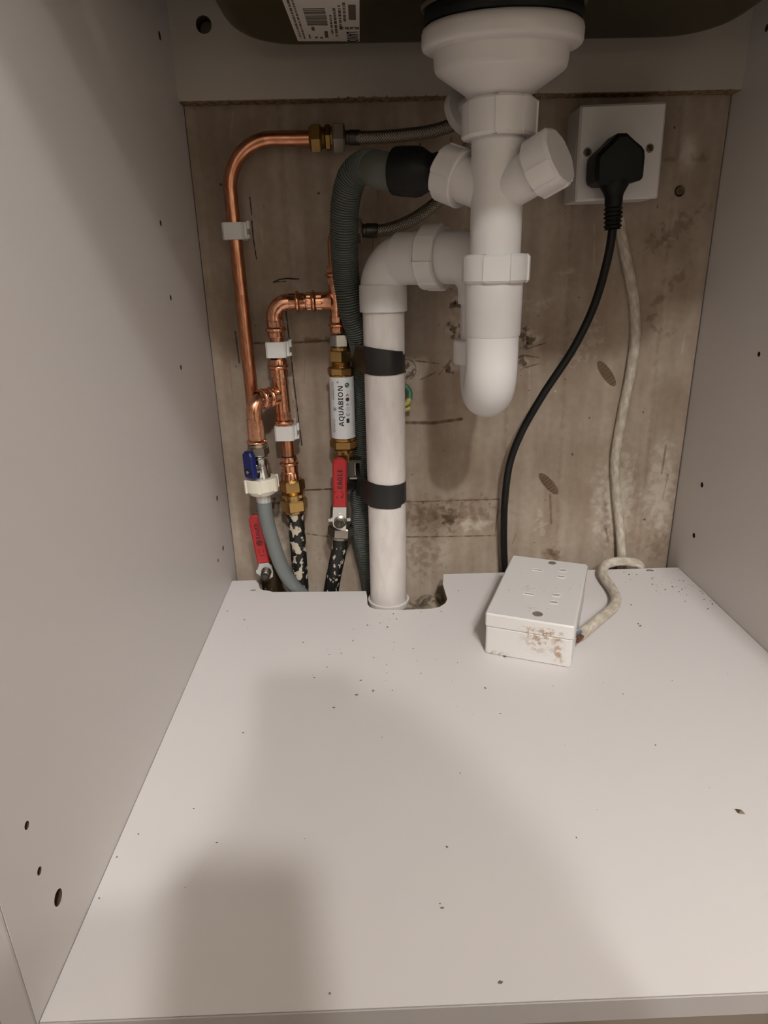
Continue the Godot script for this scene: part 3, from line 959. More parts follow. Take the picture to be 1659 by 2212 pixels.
	sweep(mb, corner(Vector3(T.x, 0.330, T.z), T, T.lerp(E, 0.55), 0.030, 14), 0.0238, 40)
	part(mb, "outlet_elbow", M.plastic, tr)
	mb = MB.new()
	var od := (T - E).normalized()
	cog(mb, axis(E + od * 0.0480, od), 0.0288, 0.0300, 0.0205, 8, 0.0016, 0.9)
	part(mb, "union_nut", M.plastic, tr, "ridged outlet nut beside the elbow")
	mb = MB.new()
	cog(mb, axis(joint + dir_r * 0.0335, dir_r), 0.0212, 0.0222, 0.0235, 9, 0.0022, 0.4)
	part(mb, "blank_cap", M.plastic, tr, "white blanking cap closing the right inlet")
	mb = MB.new()
	cog(mb, axis(joint + Vector3(0, 0.001, 0) + dir_l * 0.0345, dir_l), 0.0216, 0.0226, 0.0205, 9, 0.0016, 0.2)
	lathe(mb, [Vector2(0.0176, 0.0325), Vector2(0.0218, 0.0325), Vector2(0.0226, 0.0335), Vector2(0.0226, 0.0365), Vector2(0.0214, 0.0375)], axis(joint + Vector3(0, 0.001, 0), dir_l), 40)
	part(mb, "union_nut", M.plastic, tr, "ridged nut on the left inlet")
	drain_hose(joint + Vector3(0, 0.001, 0), dir_l)

func sticker(s: Node3D) -> void:
	var w := 150
	var h := 210
	var im := Image.create(w, h, false, Image.FORMAT_RGB8)
	im.fill(srgb(206, 200, 190))
	var ink := srgb(70, 60, 54)
	var soft := srgb(126, 114, 104)
	# columns of small print run along the sticker; barcode in the middle
	var rng := RandomNumberGenerator.new()
	rng.seed = 5
	for col in [[8, 5, 0, 196], [17, 4, 0, 200], [84, 5, 90, 175], [93, 6, 60, 190], [104, 6, 50, 150], [114, 6, 40, 120]]:
		var y: int = col[2]
		while y < col[3]:
			var l := rng.randi_range(5, 16)
			im.fill_rect(Rect2i(col[0], y, col[1], mini(l, int(col[3]) - y)), soft.lerp(ink, rng.randf()))
			y += l + rng.randi_range(2, 4)
	var yy := 60
	while yy < 132:
		var b := rng.randi_range(1, 4)
		im.fill_rect(Rect2i(34, yy, 44, b), srgb(60, 54, 50))
		yy += b + rng.randi_range(1, 3)
	for q in [[40, 140, 7, 18], [30, 176, 4, 20], [44, 186, 7, 9], [56, 188, 7, 9], [68, 160, 8, 32], [126, 48, 16, 62]]:
		im.fill_rect(Rect2i(q[0], q[1], q[2], q[3]), soft.lerp(ink, 0.6))
	var m := mat(Color.WHITE, 0.55)
	m.albedo_texture = ImageTexture.create_from_image(im)
	var mb := MB.new()
	var y := 0.5546
	# the far end of the sticker (towards the back of the bowl) is the lower end in the picture
	var a := [Vector3(0.1265, y, 0.0775), Vector3(0.1815, y, 0.0735), Vector3(0.1825, y, 0.185), Vector3(0.1235, y, 0.185)]
	mb.flat(a, Vector3(0, -1, 0), [Vector2(0.01, 1), Vector2(1, 1), Vector2(1, 0), Vector2(0, 0)])
	mb.flat([a[0] + Vector3(0, 0.0003, 0), a[1] + Vector3(0, 0.0003, 0), a[2] + Vector3(0, 0.0003, 0), a[3] + Vector3(0, 0.0003, 0)], Vector3(0, 1, 0))
	var st := part(mb, "sticker", m, s, "white printed sticker with a barcode")
	letters("LAND", 0.0100, M.ink_blue, Vector3(0.1755, y - 0.0002, 0.0868), Vector3(0, 0, -1), Vector3(1, 0, 0), st, "lettering", 0.0, 700, 0.72)
	letters("5252", 0.0055, M.ink, Vector3(0.1730, y - 0.0002, 0.1085), Vector3(-1, 0, 0), Vector3(0, 0, -1), st, "lettering")

# ------------------------------------------------------------------ pipework on the left
func press_cup(mb: MB, mouth: Vector3, inner: Vector3) -> void:  # socket of a press fitting: mouth, bead over the seal, crimped flats
	var l := mouth.distance_to(inner)
	var X := axis(mouth, inner - mouth)
	lathe(mb, [Vector2(0.0074, 0), Vector2(0.0088, 0.0003), Vector2(0.0090, 0.001), Vector2(0.0090, minf(l * 0.36, 0.0065))], X, 28)
	var b := minf(l * 0.36, 0.0065)
	prism(mb, [Vector2(0.0092, 0.0012), Vector2(0.0096, 0.0016), Vector2(0.0096, b - 0.0008), Vector2(0.0092, b - 0.0004)], X, 7, 0.2)
	lathe(mb, [Vector2(0.0090, b - 0.0006), Vector2(0.0100, b), Vector2(0.0110, b + 0.0008), Vector2(0.0114, b + 0.0020), Vector2(0.0110, b + 0.0032), Vector2(0.0100, b + 0.0040), Vector2(0.0090, b + 0.0046)], X, 28, 60)
	prism(mb, [Vector2(0.0090, b + 0.0046), Vector2(0.0095, b + 0.0050), Vector2(0.0095, l - 0.001), Vector2(0.0088, l)], X, 7, 0.2)
	lathe(mb, [Vector2(0.0088, b + 0.004), Vector2(0.0088, l)], X, 28)

func pipe_clip(p: Vector3, label: String) -> void:
	var t := thing("pipe_clip", label, "pipe clip", Vector3(p.x, p.y, 0), "white clips holding the copper pipes")
	var mb := MB.new()
	var d := p.z
	var poly := PackedVector2Array()
	var slit := 0.0003
	# outline in (x, -z): closed band round the pipe, foot on the board
	var out := [Vector2(slit, 0), Vector2(0.0092, 0), Vector2(0.0098, 0.004), Vector2(0.0112, d - 0.008), Vector2(0.0116, d + 0.004), Vector2(0.0104, d + 0.0092), Vector2(0.0085, d + 0.0108), Vector2(-0.0092, d + 0.0108), Vector2(-0.0112, d + 0.009), Vector2(-0.0116, d + 0.003), Vector2(-0.0104, d - 0.008), Vector2(-0.0092, 0), Vector2(-slit, 0)]
	for q in out: poly.append(Vector2(q.x, -q.y))
	for k in 29:
		var a := -PI / 2 - 0.04 - (TAU - 0.08) * k / 28.0
		poly.append(Vector2(cos(a) * 0.0082, -(d + sin(a) * 0.0082)))
	var X := Transform3D(Basis(Vector3(1, 0, 0), Vector3(0, 0, -1), Vector3(0, 1, 0)), Vector3(p.x, p.y - 0.0082, 0))
	extrude(mb, poly, 0.0164, X, 0.0, 25.0)
	part(mb, "band", M.clip, t)
	mb = MB.new()
	box(mb, Vector3(p.x + 0.0108, p.y - 0.0074, d - 0.006), Vector3(p.x + 0.0138, p.y + 0.0085, d + 0.007), 0.0008)
	box(mb, Vector3(p.x + 0.0134, p.y - 0.0070, d - 0.002), Vector3(p.x + 0.0158, p.y - 0.0035, d + 0.006), 0.0006)
	box(mb, Vector3(p.x + 0.0134, p.y + 0.0020, d - 0.004), Vector3(p.x + 0.0162, p.y + 0.0098, d + 0.004), 0.0006)
	part(mb, "latch", M.clip, t)

func hot_pipe() -> void:
	var z := 0.025
	var t := thing("copper_pipe", "long copper pipe bent over at the top, nearest the left cabinet side", "pipe", Vector3(0.0475, -0.16, z))
	var mb := MB.new()
	var pts := corner(Vector3(0.0500, -0.16, z), Vector3(0.0440, 0.4878, z), Vector3(0.136, 0.4872, z), 0.046, 22)
	sweep(mb, pts, 0.0072, 28)
	part(mb, "pipe", M.copper, t)
	# compression coupling
	mb = MB.new()
	hexnut(mb, Vector3(0.1290, 0.4873, z), Vector3(1, 0, 0), 0.0235, 0.0112, 0.25)
	lathe(mb, [Vector2(0.0075, -0.0012), Vector2(0.0098, -0.0010), Vector2(0.0108, 0.0004), Vector2(0.0108, 0.002)], axis(Vector3(0.1290, 0.4873, z), Vector3(1, 0, 0)), 28)
	part(mb, "compression_nut", M.brass_old, t)
	mb = MB.new()
	lathe(mb, [Vector2(0, 0), Vector2(0.0095, 0), Vector2(0.0095, 0.014), Vector2(0, 0.014)], axis(Vector3(0.1398, 0.4873, z), Vector3(1, 0, 0)), 28)
	for k in 3: lathe(mb, [Vector2(0.0095, 0), Vector2(0.0101, 0.0005), Vector2(0.0095, 0.001)], axis(Vector3(0.1404 + k * 0.0013, 0.4873, z), Vector3(1, 0, 0)), 28)
	hexnut(mb, Vector3(0.1440, 0.4873, z), Vector3(1, 0, 0), 0.0215, 0.0055, 0.0)
	part(mb, "coupling_body", M.brass_old, t)
	pipe_clip(Vector3(0.0446, 0.4030, z), "white pipe clip on the long bent copper pipe, highest of the three clips")
	braided_hose("braided steel hose running level from the bent copper pipe's brass coupling", [Vector3(0.1640, 0.4871, z), Vector3(0.1930, 0.4862, 0.028), Vector3(0.225, 0.4863, 0.036), Vector3(0.258, 0.4885, 0.05), Vector3(0.285, 0.497, 0.066), Vector3(0.305, 0.52, 0.078), Vector3(0.312, 0.55, 0.085)], Vector3(0.1512, 0.4873, z), 0.0250)

func braided_hose(label: String, pts: Array, nut: Vector3, across: float) -> void:
	var t := thing("braided_hose", label, "hose", nut)
	var dir: Vector3 = (pts[0] - nut).normalized()
	var mb := MB.new()
	sweep(mb, smooth(pts, 0.004), 0.0061, 20)
	part(mb, "braid", M.braid, t)
	mb = MB.new()
	hexnut(mb, nut, dir, across, 0.0125, 0.25)
	part(mb, "swivel_nut", M.nickel, t)
	mb = MB.new()
	var X := axis(nut + dir * 0.0122, dir)
	lathe(mb, [Vector2(0.003, 0), Vector2(0.0068, 0), Vector2(0.0072, 0.0008), Vector2(0.0064, 0.0018), Vector2(0.0064, 0.004), Vector2(0.0070, 0.0048), Vector2(0.0070, 0.0150), Vector2(0.0064, 0.0160), Vector2(0.0061, 0.0165)], X, 24)
	part(mb, "ferrule", M.steel_dark, t)

func cold_pipework() -> void:
	var z := 0.036
	var t := thing("press_pipework", "copper press-fit pipework with elbows and tees right of the long bent pipe", "pipework", Vector3(0.0845, 0.115, z))
	var A := Vector3(0.0805, 0.3318, z)     # top elbow
	var B := Vector3(0.1487, 0.3318, z)     # top tee
	var D := Vector3(0.0815, 0.2325, z)     # lower tee with the branch coming forward
	var low := Vector3(0.0850, 0.125, z)
	var mb := MB.new()
	var down := (low - A).normalized()
	sweep(mb, PackedVector3Array([A.lerp(low, 0.1), low]), 0.0075, 24)
	sweep(mb, PackedVector3Array([A.lerp(B, 0.2), B]), 0.0075, 24)
	sweep(mb, corner(B, Vector3(0.1485, 0.4000, 0.042), Vector3(0.163, 0.3995, 0.05), 0.012, 8), 0.0068, 20)
	part(mb, "pipe", M.copper, t)
	# top elbow
	mb = MB.new()
	sweep(mb, corner(A - Vector3(-0.0003, 0.022, 0), A, A + Vector3(0.020, 0, 0), 0.0155, 14), 0.0086, 28)
	press_cup(mb, A + down * 0.0365, A + down * 0.018)
	press_cup(mb, A + Vector3(0.0345, 0, 0), A + Vector3(0.0165, 0, 0))
	part(mb, "press_elbow", M.copper_bright, t)
	# top tee
	mb = MB.new()
	lathe(mb, [Vector2(0.0078, -0.018), Vector2(0.0086, -0.017), Vector2(0.0086, 0.017), Vector2(0.0078, 0.018)], axis(B, Vector3(0, 1, 0)), 28)
	lathe(mb, [Vector2(0.0086, -0.020), Vector2(0.0089, -0.014), Vector2(0.0096, -0.009), Vector2(0.0108, -0.006), Vector2(0.0070, -0.003), Vector2(0, -0.003)], axis(B, Vector3(1, 0, 0)), 28, 60)
	press_cup(mb, B - Vector3(0.0335, 0, 0), B - Vector3(0.0155, 0, 0))
	press_cup(mb, B + Vector3(0.0004, -0.0335, 0), B + Vector3(0.0002, -0.0155, 0))
	press_cup(mb, B + Vector3(0, 0.0345, 0), B + Vector3(0, 0.0155, 0))
	part(mb, "press_tee", M.copper_bright, t)
	# lower tee and its branch
	mb = MB.new()
	var fw := Vector3(-0.64, 0.02, 0.77).normalized()
	lathe(mb, [Vector2(0.0078, -0.021), Vector2(0.0086, -0.020), Vector2(0.0086, 0.020), Vector2(0.0078, 0.021)], axis(D, down), 28)
	press_cup(mb, D - down * 0.0400, D - down * 0.020)
	press_cup(mb, D + down * 0.0385, D + down * 0.018)
	press_cup(mb, D + fw * 0.0270, D + fw * 0.0080)
	part(mb, "press_tee", M.copper_bright, t)
	mb = MB.new()
	var G := D + fw * 0.0415
	var end := Vector3(0.0545, 0.1790, 0.066)
	sweep(mb, corner(D + fw * 0.026, G, end.lerp(G, 0.4), 0.0135, 14), 0.0086, 28)
	var gd := (end - G).normalized()
	press_cup(mb, end, G + gd * 0.020)
	press_cup(mb, D + fw * 0.0225, G - fw * 0.0065)
	part(mb, "press_elbow", M.copper_bright, t)
	# straight press connector into the brass coupling
	mb = MB.new()
	var P := Vector3(0.0842, 0.1620, z)
	press_cup(mb, P, P + down * 0.019)
	lathe(mb, [Vector2(0.0088, 0.018), Vector2(0.0096, 0.0195), Vector2(0.0100, 0.026), Vector2(0.0108, 0.031)], axis(P, down), 28)
	prism(mb, [Vector2(0.0096, 0.0195), Vector2(0.0102, 0.020), Vector2(0.0102, 0.028), Vector2(0.0096, 0.0285)], axis(P, down), 7, 0.1)
	part(mb, "press_connector", M.copper_bright, t)
	# pen marks ringed round the pipe at the fittings
	for q in [[-0.0412, D], [0.0395, D], [-0.0009, P]]:
		mb = MB.new()
		lathe(mb, [Vector2(0.0074, 0), Vector2(0.00762, 0.0002), Vector2(0.00762, 0.0010), Vector2(0.0074, 0.0012)], axis(q[1] + down * q[0], down), 24)
		part(mb, "pen_mark", M.ink, t)
	# brass coupling onto the old pipe
	mb = MB.new()
	var K := Vector3(0.0856, 0.1330, z)
	var kd := Vector3(0.03, -1, 0).normalized()
	hexnut(mb, K, kd, 0.0262, 0.0135, 0.35)
	lathe(mb, [Vector2(0.009, -0.002), Vector2(0.0120, -0.0015), Vector2(0.0128, 0.001)], axis(K, kd), 28)
	part(mb, "compression_nut", M.brass, t)
	mb = MB.new()
	lathe(mb, [Vector2(0.011, 0), Vector2(0.0122, 0.0005), Vector2(0.0122, 0.012), Vector2(0.011, 0.0125)], axis(K + kd * 0.013, kd), 28)
	hexnut(mb, K + kd * 0.0165, kd, 0.0235, 0.0045, 0.1)
	for k in 3: lathe(mb, [Vector2(0.0122, 0), Vector2(0.0129, 0.0006), Vector2(0.0122, 0.0012)], axis(K + kd * (0.0135 + k * 0.0012), kd), 28)
	part(mb, "coupling_body", M.brass, t)
	mb = MB.new()
	hexnut(mb, K + kd * 0.0235, kd, 0.0282, 0.0140, 0.2)
	lathe(mb, [Vector2(0.0140, 0.036), Vector2(0.0128, 0.0395), Vector2(0.0105, 0.0405)], axis(K, kd), 28)
	part(mb, "compression_nut", M.brass, t)
	# old black pipe with flaking cream paint
	var o := MB.new()
	sweep(o, smooth([Vector3(0.0868, 0.0945, z), Vector3(0.0876, 0.06, z), Vector3(0.0872, 0.02, z), Vector3(0.0868, -0.03, z), Vector3(0.0866, -0.11, z - 0.004), Vector3(0.0866, -0.168, z - 0.004)], 0.006), 0.0098, 28)
	solo(o, "old_pipe", M.flaking, "old black pipe with flaking cream paint below the copper pipework's brass coupling", "pipe")
	pipe_clip(Vector3(0.0808, 0.2830, z), "white pipe clip below the top copper elbow")
	pipe_clip(Vector3(0.0829, 0.1905, z), "white pipe clip just above the plain copper length, lowest of the three clips")
	# lower braided hose, starting behind the ribbed grey hose
	braided_hose("braided steel hose rising behind the trap's left inlet", [Vector3(0.1850, 0.3993, 0.050), Vector3(0.2005, 0.3994, 0.050), Vector3(0.2241, 0.4063, 0.0505), Vector3(0.2523, 0.4225, 0.054), Vector3(0.2700, 0.4400, 0.058), Vector3(0.2795, 0.4590, 0.063), Vector3(0.2830, 0.49, 0.09), Vector3(0.2850, 0.52, 0.105), Vector3(0.2860, 0.55, 0.11)], Vector3(0.1655, 0.3996, 0.050), 0.0215)

# ------------------------------------------------------------------ valves, scale inhibitor, tails
func sleeve_shape(w0: float, w1: float, l: float) -> PackedVector2Array:  # lever grip: rounded far end up, along local Y
	var out := PackedVector2Array([Vector2(-w0 / 2, 0), Vector2(w0 / 2, 0)])
	for k in 13:
		var a := PI * k / 12.0
		out.append(Vector2(cos(a) * w1 / 2, l - w1 * 0.42 + sin(a) * w1 * 0.42))
	return out

func valves() -> void:
	var z := 0.036
	# scale inhibitor
	var t := thing("scale_inhibitor", "brass ended cylinder with a white printed label beside the white waste pipe", "water filter", Vector3(0.149, 0.163, z))
	var up := (Vector3(0.1500, 0.2960, z) - Vector3(0.1487, 0.16, z)).normalized()
	var at := func(y: float) -> Vector3: return Vector3(0.1487 + (y - 0.16) * up.x / up.y, y, z)
	var mb := MB.new()
	hexnut(mb, at.call(0.2838), up, 0.0195, 0.0140, 0.75)
	part(mb, "chrome_nut", M.chrome, t, "chrome nut at the top")
	mb = MB.new()
	hexnut(mb, at.call(0.2675), up, 0.0225, 0.0130, 0.1)
	lathe(mb, [Vector2(0.0098, 0.0125), Vector2(0.0108, 0.0130), Vector2(0.0108, 0.0155), Vector2(0.0098, 0.0165)], axis(at.call(0.2675), up), 28)
	part(mb, "brass_nut", M.brass, t)
	mb = MB.new()
	lathe(mb, [Vector2(0, 0), Vector2(0.0100, 0), Vector2(0.0100, 0.0075)], axis(at.call(0.2610), up), 28)
	for k in 3: lathe(mb, [Vector2(0.0100, 0), Vector2(0.0106, 0.0006), Vector2(0.0100, 0.0012)], axis(at.call(0.2628 + 0.0014 * k), up), 28)
	hexnut(mb, at.call(0.2535), up, 0.0278, 0.0088, 0.05, 0.0, 8)
	part(mb, "end_fitting", M.brass, t)
	mb = MB.new()
	var body := axis(at.call(0.1822), up)
	lathe(mb, [Vector2(0, 0), Vector2(0.0132, 0), Vector2(0.0136, 0.0006), Vector2(0.0136, 0.0715), Vector2(0, 0.0718)], body, 48)
	part(mb, "cylinder", M.brass, t)
	var lab := MB.new()
	lathe(lab, [Vector2(0.01375, 0.0012), Vector2(0.01375, 0.0700)], body, 64)
	var lw := 340
	var lh := 280
	var im := Image.create(lw, lh, false, Image.FORMAT_RGB8)
	im.fill(srgb(212, 212, 212))
	var ink := srgb(40, 40, 46)
	# u runs round from the side facing the room; symbols in a row, rules, fine print
	for rule in [[-42, 8, 272, 1], [26, 60, 160, 1], [52, 60, 270, 1]]:
		im.fill_rect(Rect2i(posmod(int(rule[0]), lw), rule[1], 1, int(rule[2]) - int(rule[1])), srgb(150, 150, 152))
	var rng := RandomNumberGenerator.new()
	rng.seed = 17
	for col in [[56, 20, 50], [44, 60, 130], [62, 200, 268]]:
		var yy: int = col[1]
		while yy < col[2]:
			var l := rng.randi_range(2, 6)
			im.fill_rect(Rect2i(col[0], yy, 2, l), srgb(110, 110, 114))
			yy += l + 2
	var disc := func(cx: int, cy: int, r: float, r2: float, col: Color) -> void:
		for j in range(-int(r) - 1, int(r) + 2):
			for i in range(-int(r) - 1, int(r) + 2):
				var q := sqrt(float(i * i + j * j))
				if q <= r and q >= r2: im.set_pixel(posmod(cx + i, lw), clampi(cy + j, 0, lh - 1), col)
	im.fill_rect(Rect2i(18, 186, 14, 20), ink)
	disc.call(26, 166, 8.0, 5.5, ink)
	im.fill_rect(Rect2i(24, 156, 12, 6), srgb(212, 212, 212))
	disc.call(26, 142, 9.0, 8.0, srgb(130, 130, 134))
	disc.call(26, 142, 5.0, 4.2, srgb(150, 150, 154))
	for k in 4: im.fill_rect(Rect2i(20 + k * 4, 118, 2, 8), srgb(90, 90, 94))
	disc.call(26, 98, 9.0, 0.0, srgb(92, 40, 44))
	for k in 12: im.fill_rect(Rect2i(19 + k, 82 - int(8.0 * sin(k * 0.24)), 2, 3 + k % 3), srgb(70, 44, 40))
	disc.call(26, 34, 11.0, 0.0, srgb(70, 74, 84))
	disc.call(23, 31, 3.0, 0.0, srgb(200, 200, 204))
	disc.call(30, 38, 2.5, 0.0, srgb(200, 200, 204))
	disc.call(lw - 36, 142, 8.0, 0.0, srgb(104, 118, 140))
	disc.call(lw - 36, 142, 4.0, 3.0, srgb(210, 210, 214))
	im.fill_rect(Rect2i(lw - 24, 132, 2, 20), srgb(150, 150, 154))
	var lm := mat(Color.WHITE, 0.32)
	lm.albedo_texture = ImageTexture.create_from_image(im)
	lm.uv1_scale = Vector3(1, -1.0 / 0.0688, 1)
	lm.uv1_offset = Vector3(0.5, 1, 0)
	var ln := part(lab, "label", lm, t, "white label printed in black")
	var turn := func(deg: float) -> Array:  # a spot on the label and its upward-reading axes
		var a := deg_to_rad(deg)
		return [Vector3(sin(a), 0, cos(a)) * 0.01388, Vector3(-cos(a), 0, sin(a))]
	var e: Array = turn.call(-2.0)
	letters("AQUABION", 0.0055, M.ink, at.call(0.2205) + e[0], up, e[1], ln, "lettering", 0.0139, 700, 1.12)
	e = turn.call(-16.0)
	letters("®", 0.0022, M.ink, at.call(0.2472) + e[0], up, e[1], ln, "lettering", 0.0139)
	e = turn.call(-40.0)
	letters("Max.-Temp.: 80°C", 0.00135, M.ink, at.call(0.1985) + e[0], up, e[1], ln, "lettering", 0.0139, 700)
	letters("Durchmesser 0,4 m³/h", 0.00135, M.ink, at.call(0.2375) + e[0], up, e[1], ln, "lettering", 0.0139, 700)
	e = turn.call(-51.0)
	letters("FOR AB · 5/10 · 1/2\"", 0.00125, M.ink, at.call(0.1985) + e[0], up, e[1], ln, "lettering", 0.0139, 700)
	letters("Betriebsdruck: 10 bar", 0.00125, M.ink, at.call(0.2375) + e[0], up, e[1], ln, "lettering", 0.0139, 700)
	mb = MB.new()
	hexnut(mb, at.call(0.1700), up, 0.0275, 0.0105, 0.5)
	lathe(mb, [Vector2(0.0125, 0.0095), Vector2(0.0142, 0.0105), Vector2(0.0142, 0.0125), Vector2(0.0130, 0.0130)], axis(at.call(0.1700), up), 32)
	part(mb, "end_fitting", M.brass, t)
	mb = MB.new()
	lathe(mb, [Vector2(0, 0), Vector2(0.0105, 0), Vector2(0.0105, 0.008), Vector2(0, 0.008)], axis(at.call(0.1640), up), 28)
	lathe(mb, [Vector2(0.0105, 0), Vector2(0.0118, 0.0006), Vector2(0.0118, 0.0022), Vector2(0.0105, 0.003)], axis(at.call(0.1660), up), 28)
	hexnut(mb, at.call(0.1545), up, 0.0215, 0.0105, 0.5)
	part(mb, "brass_nut", M.brass, t)

	# lever ball valve below it
	t = thing("ball_valve", "ball valve with an upright red lever below the white-labelled cylinder", "valve", Vector3(0.143, 0.062, z))
	var vu := Vector3(0.10, 1, 0).normalized()
	var V := Vector3(0.1425, 0.0905, z)
	mb = MB.new()
	lathe(mb, [Vector2(0, -0.022), Vector2(0.0112, -0.021), Vector2(0.0112, -0.014), Vector2(0.0134, -0.010), Vector2(0.0140, -0.003), Vector2(0.0140, 0.005), Vector2(0.0118, 0.012), Vector2(0.0112, 0.020), Vector2(0.0112, 0.040), Vector2(0.0102, 0.044), Vector2(0.0102, 0.066), Vector2(0, 0.066)], axis(V, vu), 32)
	for k in 5: lathe(mb, [Vector2(0.0111, 0), Vector2(0.0121, 0.0008), Vector2(0.0111, 0.0016)], axis(V + vu * (0.016 + 0.0021 * k), vu), 28)
	hexnut(mb, V + vu * 0.031, vu, 0.0262, 0.0120, 0.3)
	lathe(mb, [Vector2(0, 0), Vector2(0.0075, 0), Vector2(0.0075, 0.020), Vector2(0.0052, 0.0215), Vector2(0, 0.0215)], axis(V + Vector3(-0.001, -0.003, 0.004), Vector3(0, 0, 1)), 24)
	part(mb, "valve_body", M.nickel, t)
	mb = MB.new()
	hexnut(mb, V - vu * 0.0300, vu, 0.0272, 0.0130, 0.62)
	lathe(mb, [Vector2(0.0095, -0.002), Vector2(0.0130, -0.0012), Vector2(0.0136, 0.0012), Vector2(0.0136, 0.002)], axis(V - vu * 0.0310, vu), 32)
	part(mb, "tail_nut", M.nickel, t)
	var Lx := Basis(Vector3(cos(0.045), -sin(0.045), 0), Vector3(sin(0.045), cos(0.045), 0), Vector3(0, 0, 1))
	mb = MB.new()
	var S := Vector3(0.1405, 0.0868, 0.0575)
	extrude(mb, PackedVector2Array([Vector2(-0.0080, 0.0055), Vector2(-0.0100, 0.0045), Vector2(-0.0112, 0.0015), Vector2(-0.0100, 0.0005), Vector2(-0.0082, 0.0010), Vector2(-0.0072, -0.0055), Vector2(-0.0035, -0.0080), Vector2(0.0020, -0.0105), Vector2(0.0078, -0.0110), Vector2(0.0082, 0.0180), Vector2(0.0070, 0.030), Vector2(-0.0070, 0.030), Vector2(-0.0075, 0.0180)]), 0.0022, Transform3D(Lx, S), 0.0003, 10.0)
	lathe(mb, [Vector2(0.0013, 0.0022), Vector2(0.0017, 0.0024), Vector2(0.0017, 0.0020)], axis(S + Lx * Vector3(0.001, 0.0125, 0), Vector3(0, 0, 1)), 16)
	var lever := part(mb, "lever", M.zinc, t, "plated steel lever plate")
	mb = MB.new()
	box(mb, S + Vector3(0.0085, -0.0005, -0.004), S + Vector3(0.0130, 0.0030, -0.001), 0.0004)
	box(mb, S + Vector3(-0.0130, -0.0003, -0.004), S + Vector3(-0.0085, 0.0028, -0.001), 0.0004)
	part(mb, "stop_lug", M.zinc, t)
	mb = MB.new()
	hexnut(mb, S + Vector3(0, -0.001, 0.0020), Vector3(0, 0, 1), 0.0100, 0.0042, 0.3)
	lathe(mb, [Vector2(0.0066, 0), Vector2(0.0066, 0.0008), Vector2(0.0045, 0.0010)], axis(S + Vector3(0, -0.001, 0.0020), Vector3(0, 0, 1)), 24)
	lathe(mb, [Vector2(0.0030, 0.004), Vector2(0.0032, 0.0072), Vector2(0.0026, 0.0078), Vector2(0, 0.0078)], axis(S + Vector3(0, -0.001, 0.0020), Vector3(0, 0, 1)), 20)
	part(mb, "lever_nut", M.steel_dark, t)
	mb = MB.new()
	var red0 := S + Lx * Vector3(0.0005, 0.0190, -0.0016)
	extrude(mb, sleeve_shape(0.0152, 0.0166, 0.0590), 0.0062, Transform3D(Lx, red0), 0.0016, 40.0)
	var sl := part(mb, "grip_sleeve", M.red, t, "red plastic sleeve")
	letters("EAGLE", 0.0054, M.ink, red0 + Lx * Vector3(0.0004, 0.0345, 0.00635), Lx.y, -Lx.x, sl, "lettering", 0.0, 700, 1.05)
	mb = MB.new()
	arc_mark(mb, red0 + Lx * Vector3(0.0004, 0.0165, 0.0063), 0.0036, -70, 70)
	arc_mark(mb, red0 + Lx * Vector3(-0.0030, 0.0165, 0.0063), 0.0036, 110, 200)
	for q in [Vector3(-0.0035, 0.0125, 0.0063), Vector3(0.0030, 0.0125, 0.0063)]: arc_mark(mb, red0 + Lx * q, 0.0007, 0, 350)
	part(mb, "arrow_mark", M.ink, sl)
	# old tail below, bending left under the floor
	mb = MB.new()
	sweep(mb, smooth([Vector3(0.1402, 0.0640, z), Vector3(0.1382, 0.0480, z), Vector3(0.1342, 0.0300, z), Vector3(0.1290, 0.0080, z), Vector3(0.1240, -0.018, z), Vector3(0.1190, -0.06, z - 0.004), Vector3(0.117, -0.12, z - 0.006), Vector3(0.117, -0.168, z - 0.006)], 0.005), 0.0094, 28)
	var fm: StandardMaterial3D = M.flaking_dark.duplicate()
	fm.uv1_offset = Vector3(0.35, 0.43, 0)
	solo(mb, "old_pipe", fm, "old flaking black pipe curving left below the valve under the white-labelled cylinder", "pipe")
	# bright metal bracket right of the valve
	t = thing("steel_bracket", "small slotted bright steel bracket between a red lever and the white waste pipe", "bracket", Vector3(0.160, 0.1365, 0.047))
	mb = MB.new()
	for s in [[Vector3(0.1485, 0.1375, 0.045), Vector3(0.1600, 0.1560, 0.0468)], [Vector3(0.1600, 0.1540, 0.045), Vector3(0.1685, 0.1560, 0.0468)], [Vector3(0.1600, 0.1375, 0.045), Vector3(0.1685, 0.1396, 0.0468)], [Vector3(0.1662, 0.1396, 0.045), Vector3(0.1685, 0.1540, 0.0468)], [Vector3(0.1600, 0.1396, 0.045), Vector3(0.1622, 0.1540, 0.0468)]]:
		box(mb, s[0], s[1], 0.0003)
	box(mb, Vector3(0.1485, 0.1560, 0.030), Vector3(0.1685, 0.1574, 0.0468), 0.0003)
	part(mb, "slotted_plate", M.steel_dark, t)
	mb = MB.new()
	box(mb, Vector3(0.1600, 0.1395, 0.0464), Vector3(0.1618, 0.1545, 0.0474), 0.0003)
	box(mb, Vector3(0.1540, 0.1345, 0.040), Vector3(0.1650, 0.1372, 0.0470), 0.0004)
	part(mb, "bright_edge", M.chrome, t)

	# washing machine valve on the forward branch
	t = thing("appliance_valve", "small chrome valve with a dark blue lever and a white hose nut below", "valve", Vector3(0.0560, 0.13, 0.066))
	mb = MB.new()
	var vd := Vector3(0.045, -1, 0.03).normalized()
	var Q := Vector3(0.0552, 0.1825, 0.066)
	hexnut(mb, Q + vd * 0.001, vd, 0.0205, 0.0090, 0.35)
	lathe(mb, [Vector2(0.0085, -0.0030), Vector2(0.0108, -0.0024), Vector2(0.0112, 0.0), Vector2(0.0105, 0.0012)], axis(Q, vd), 28)
	part(mb, "top_nut", M.nickel, t)
	mb = MB.new()
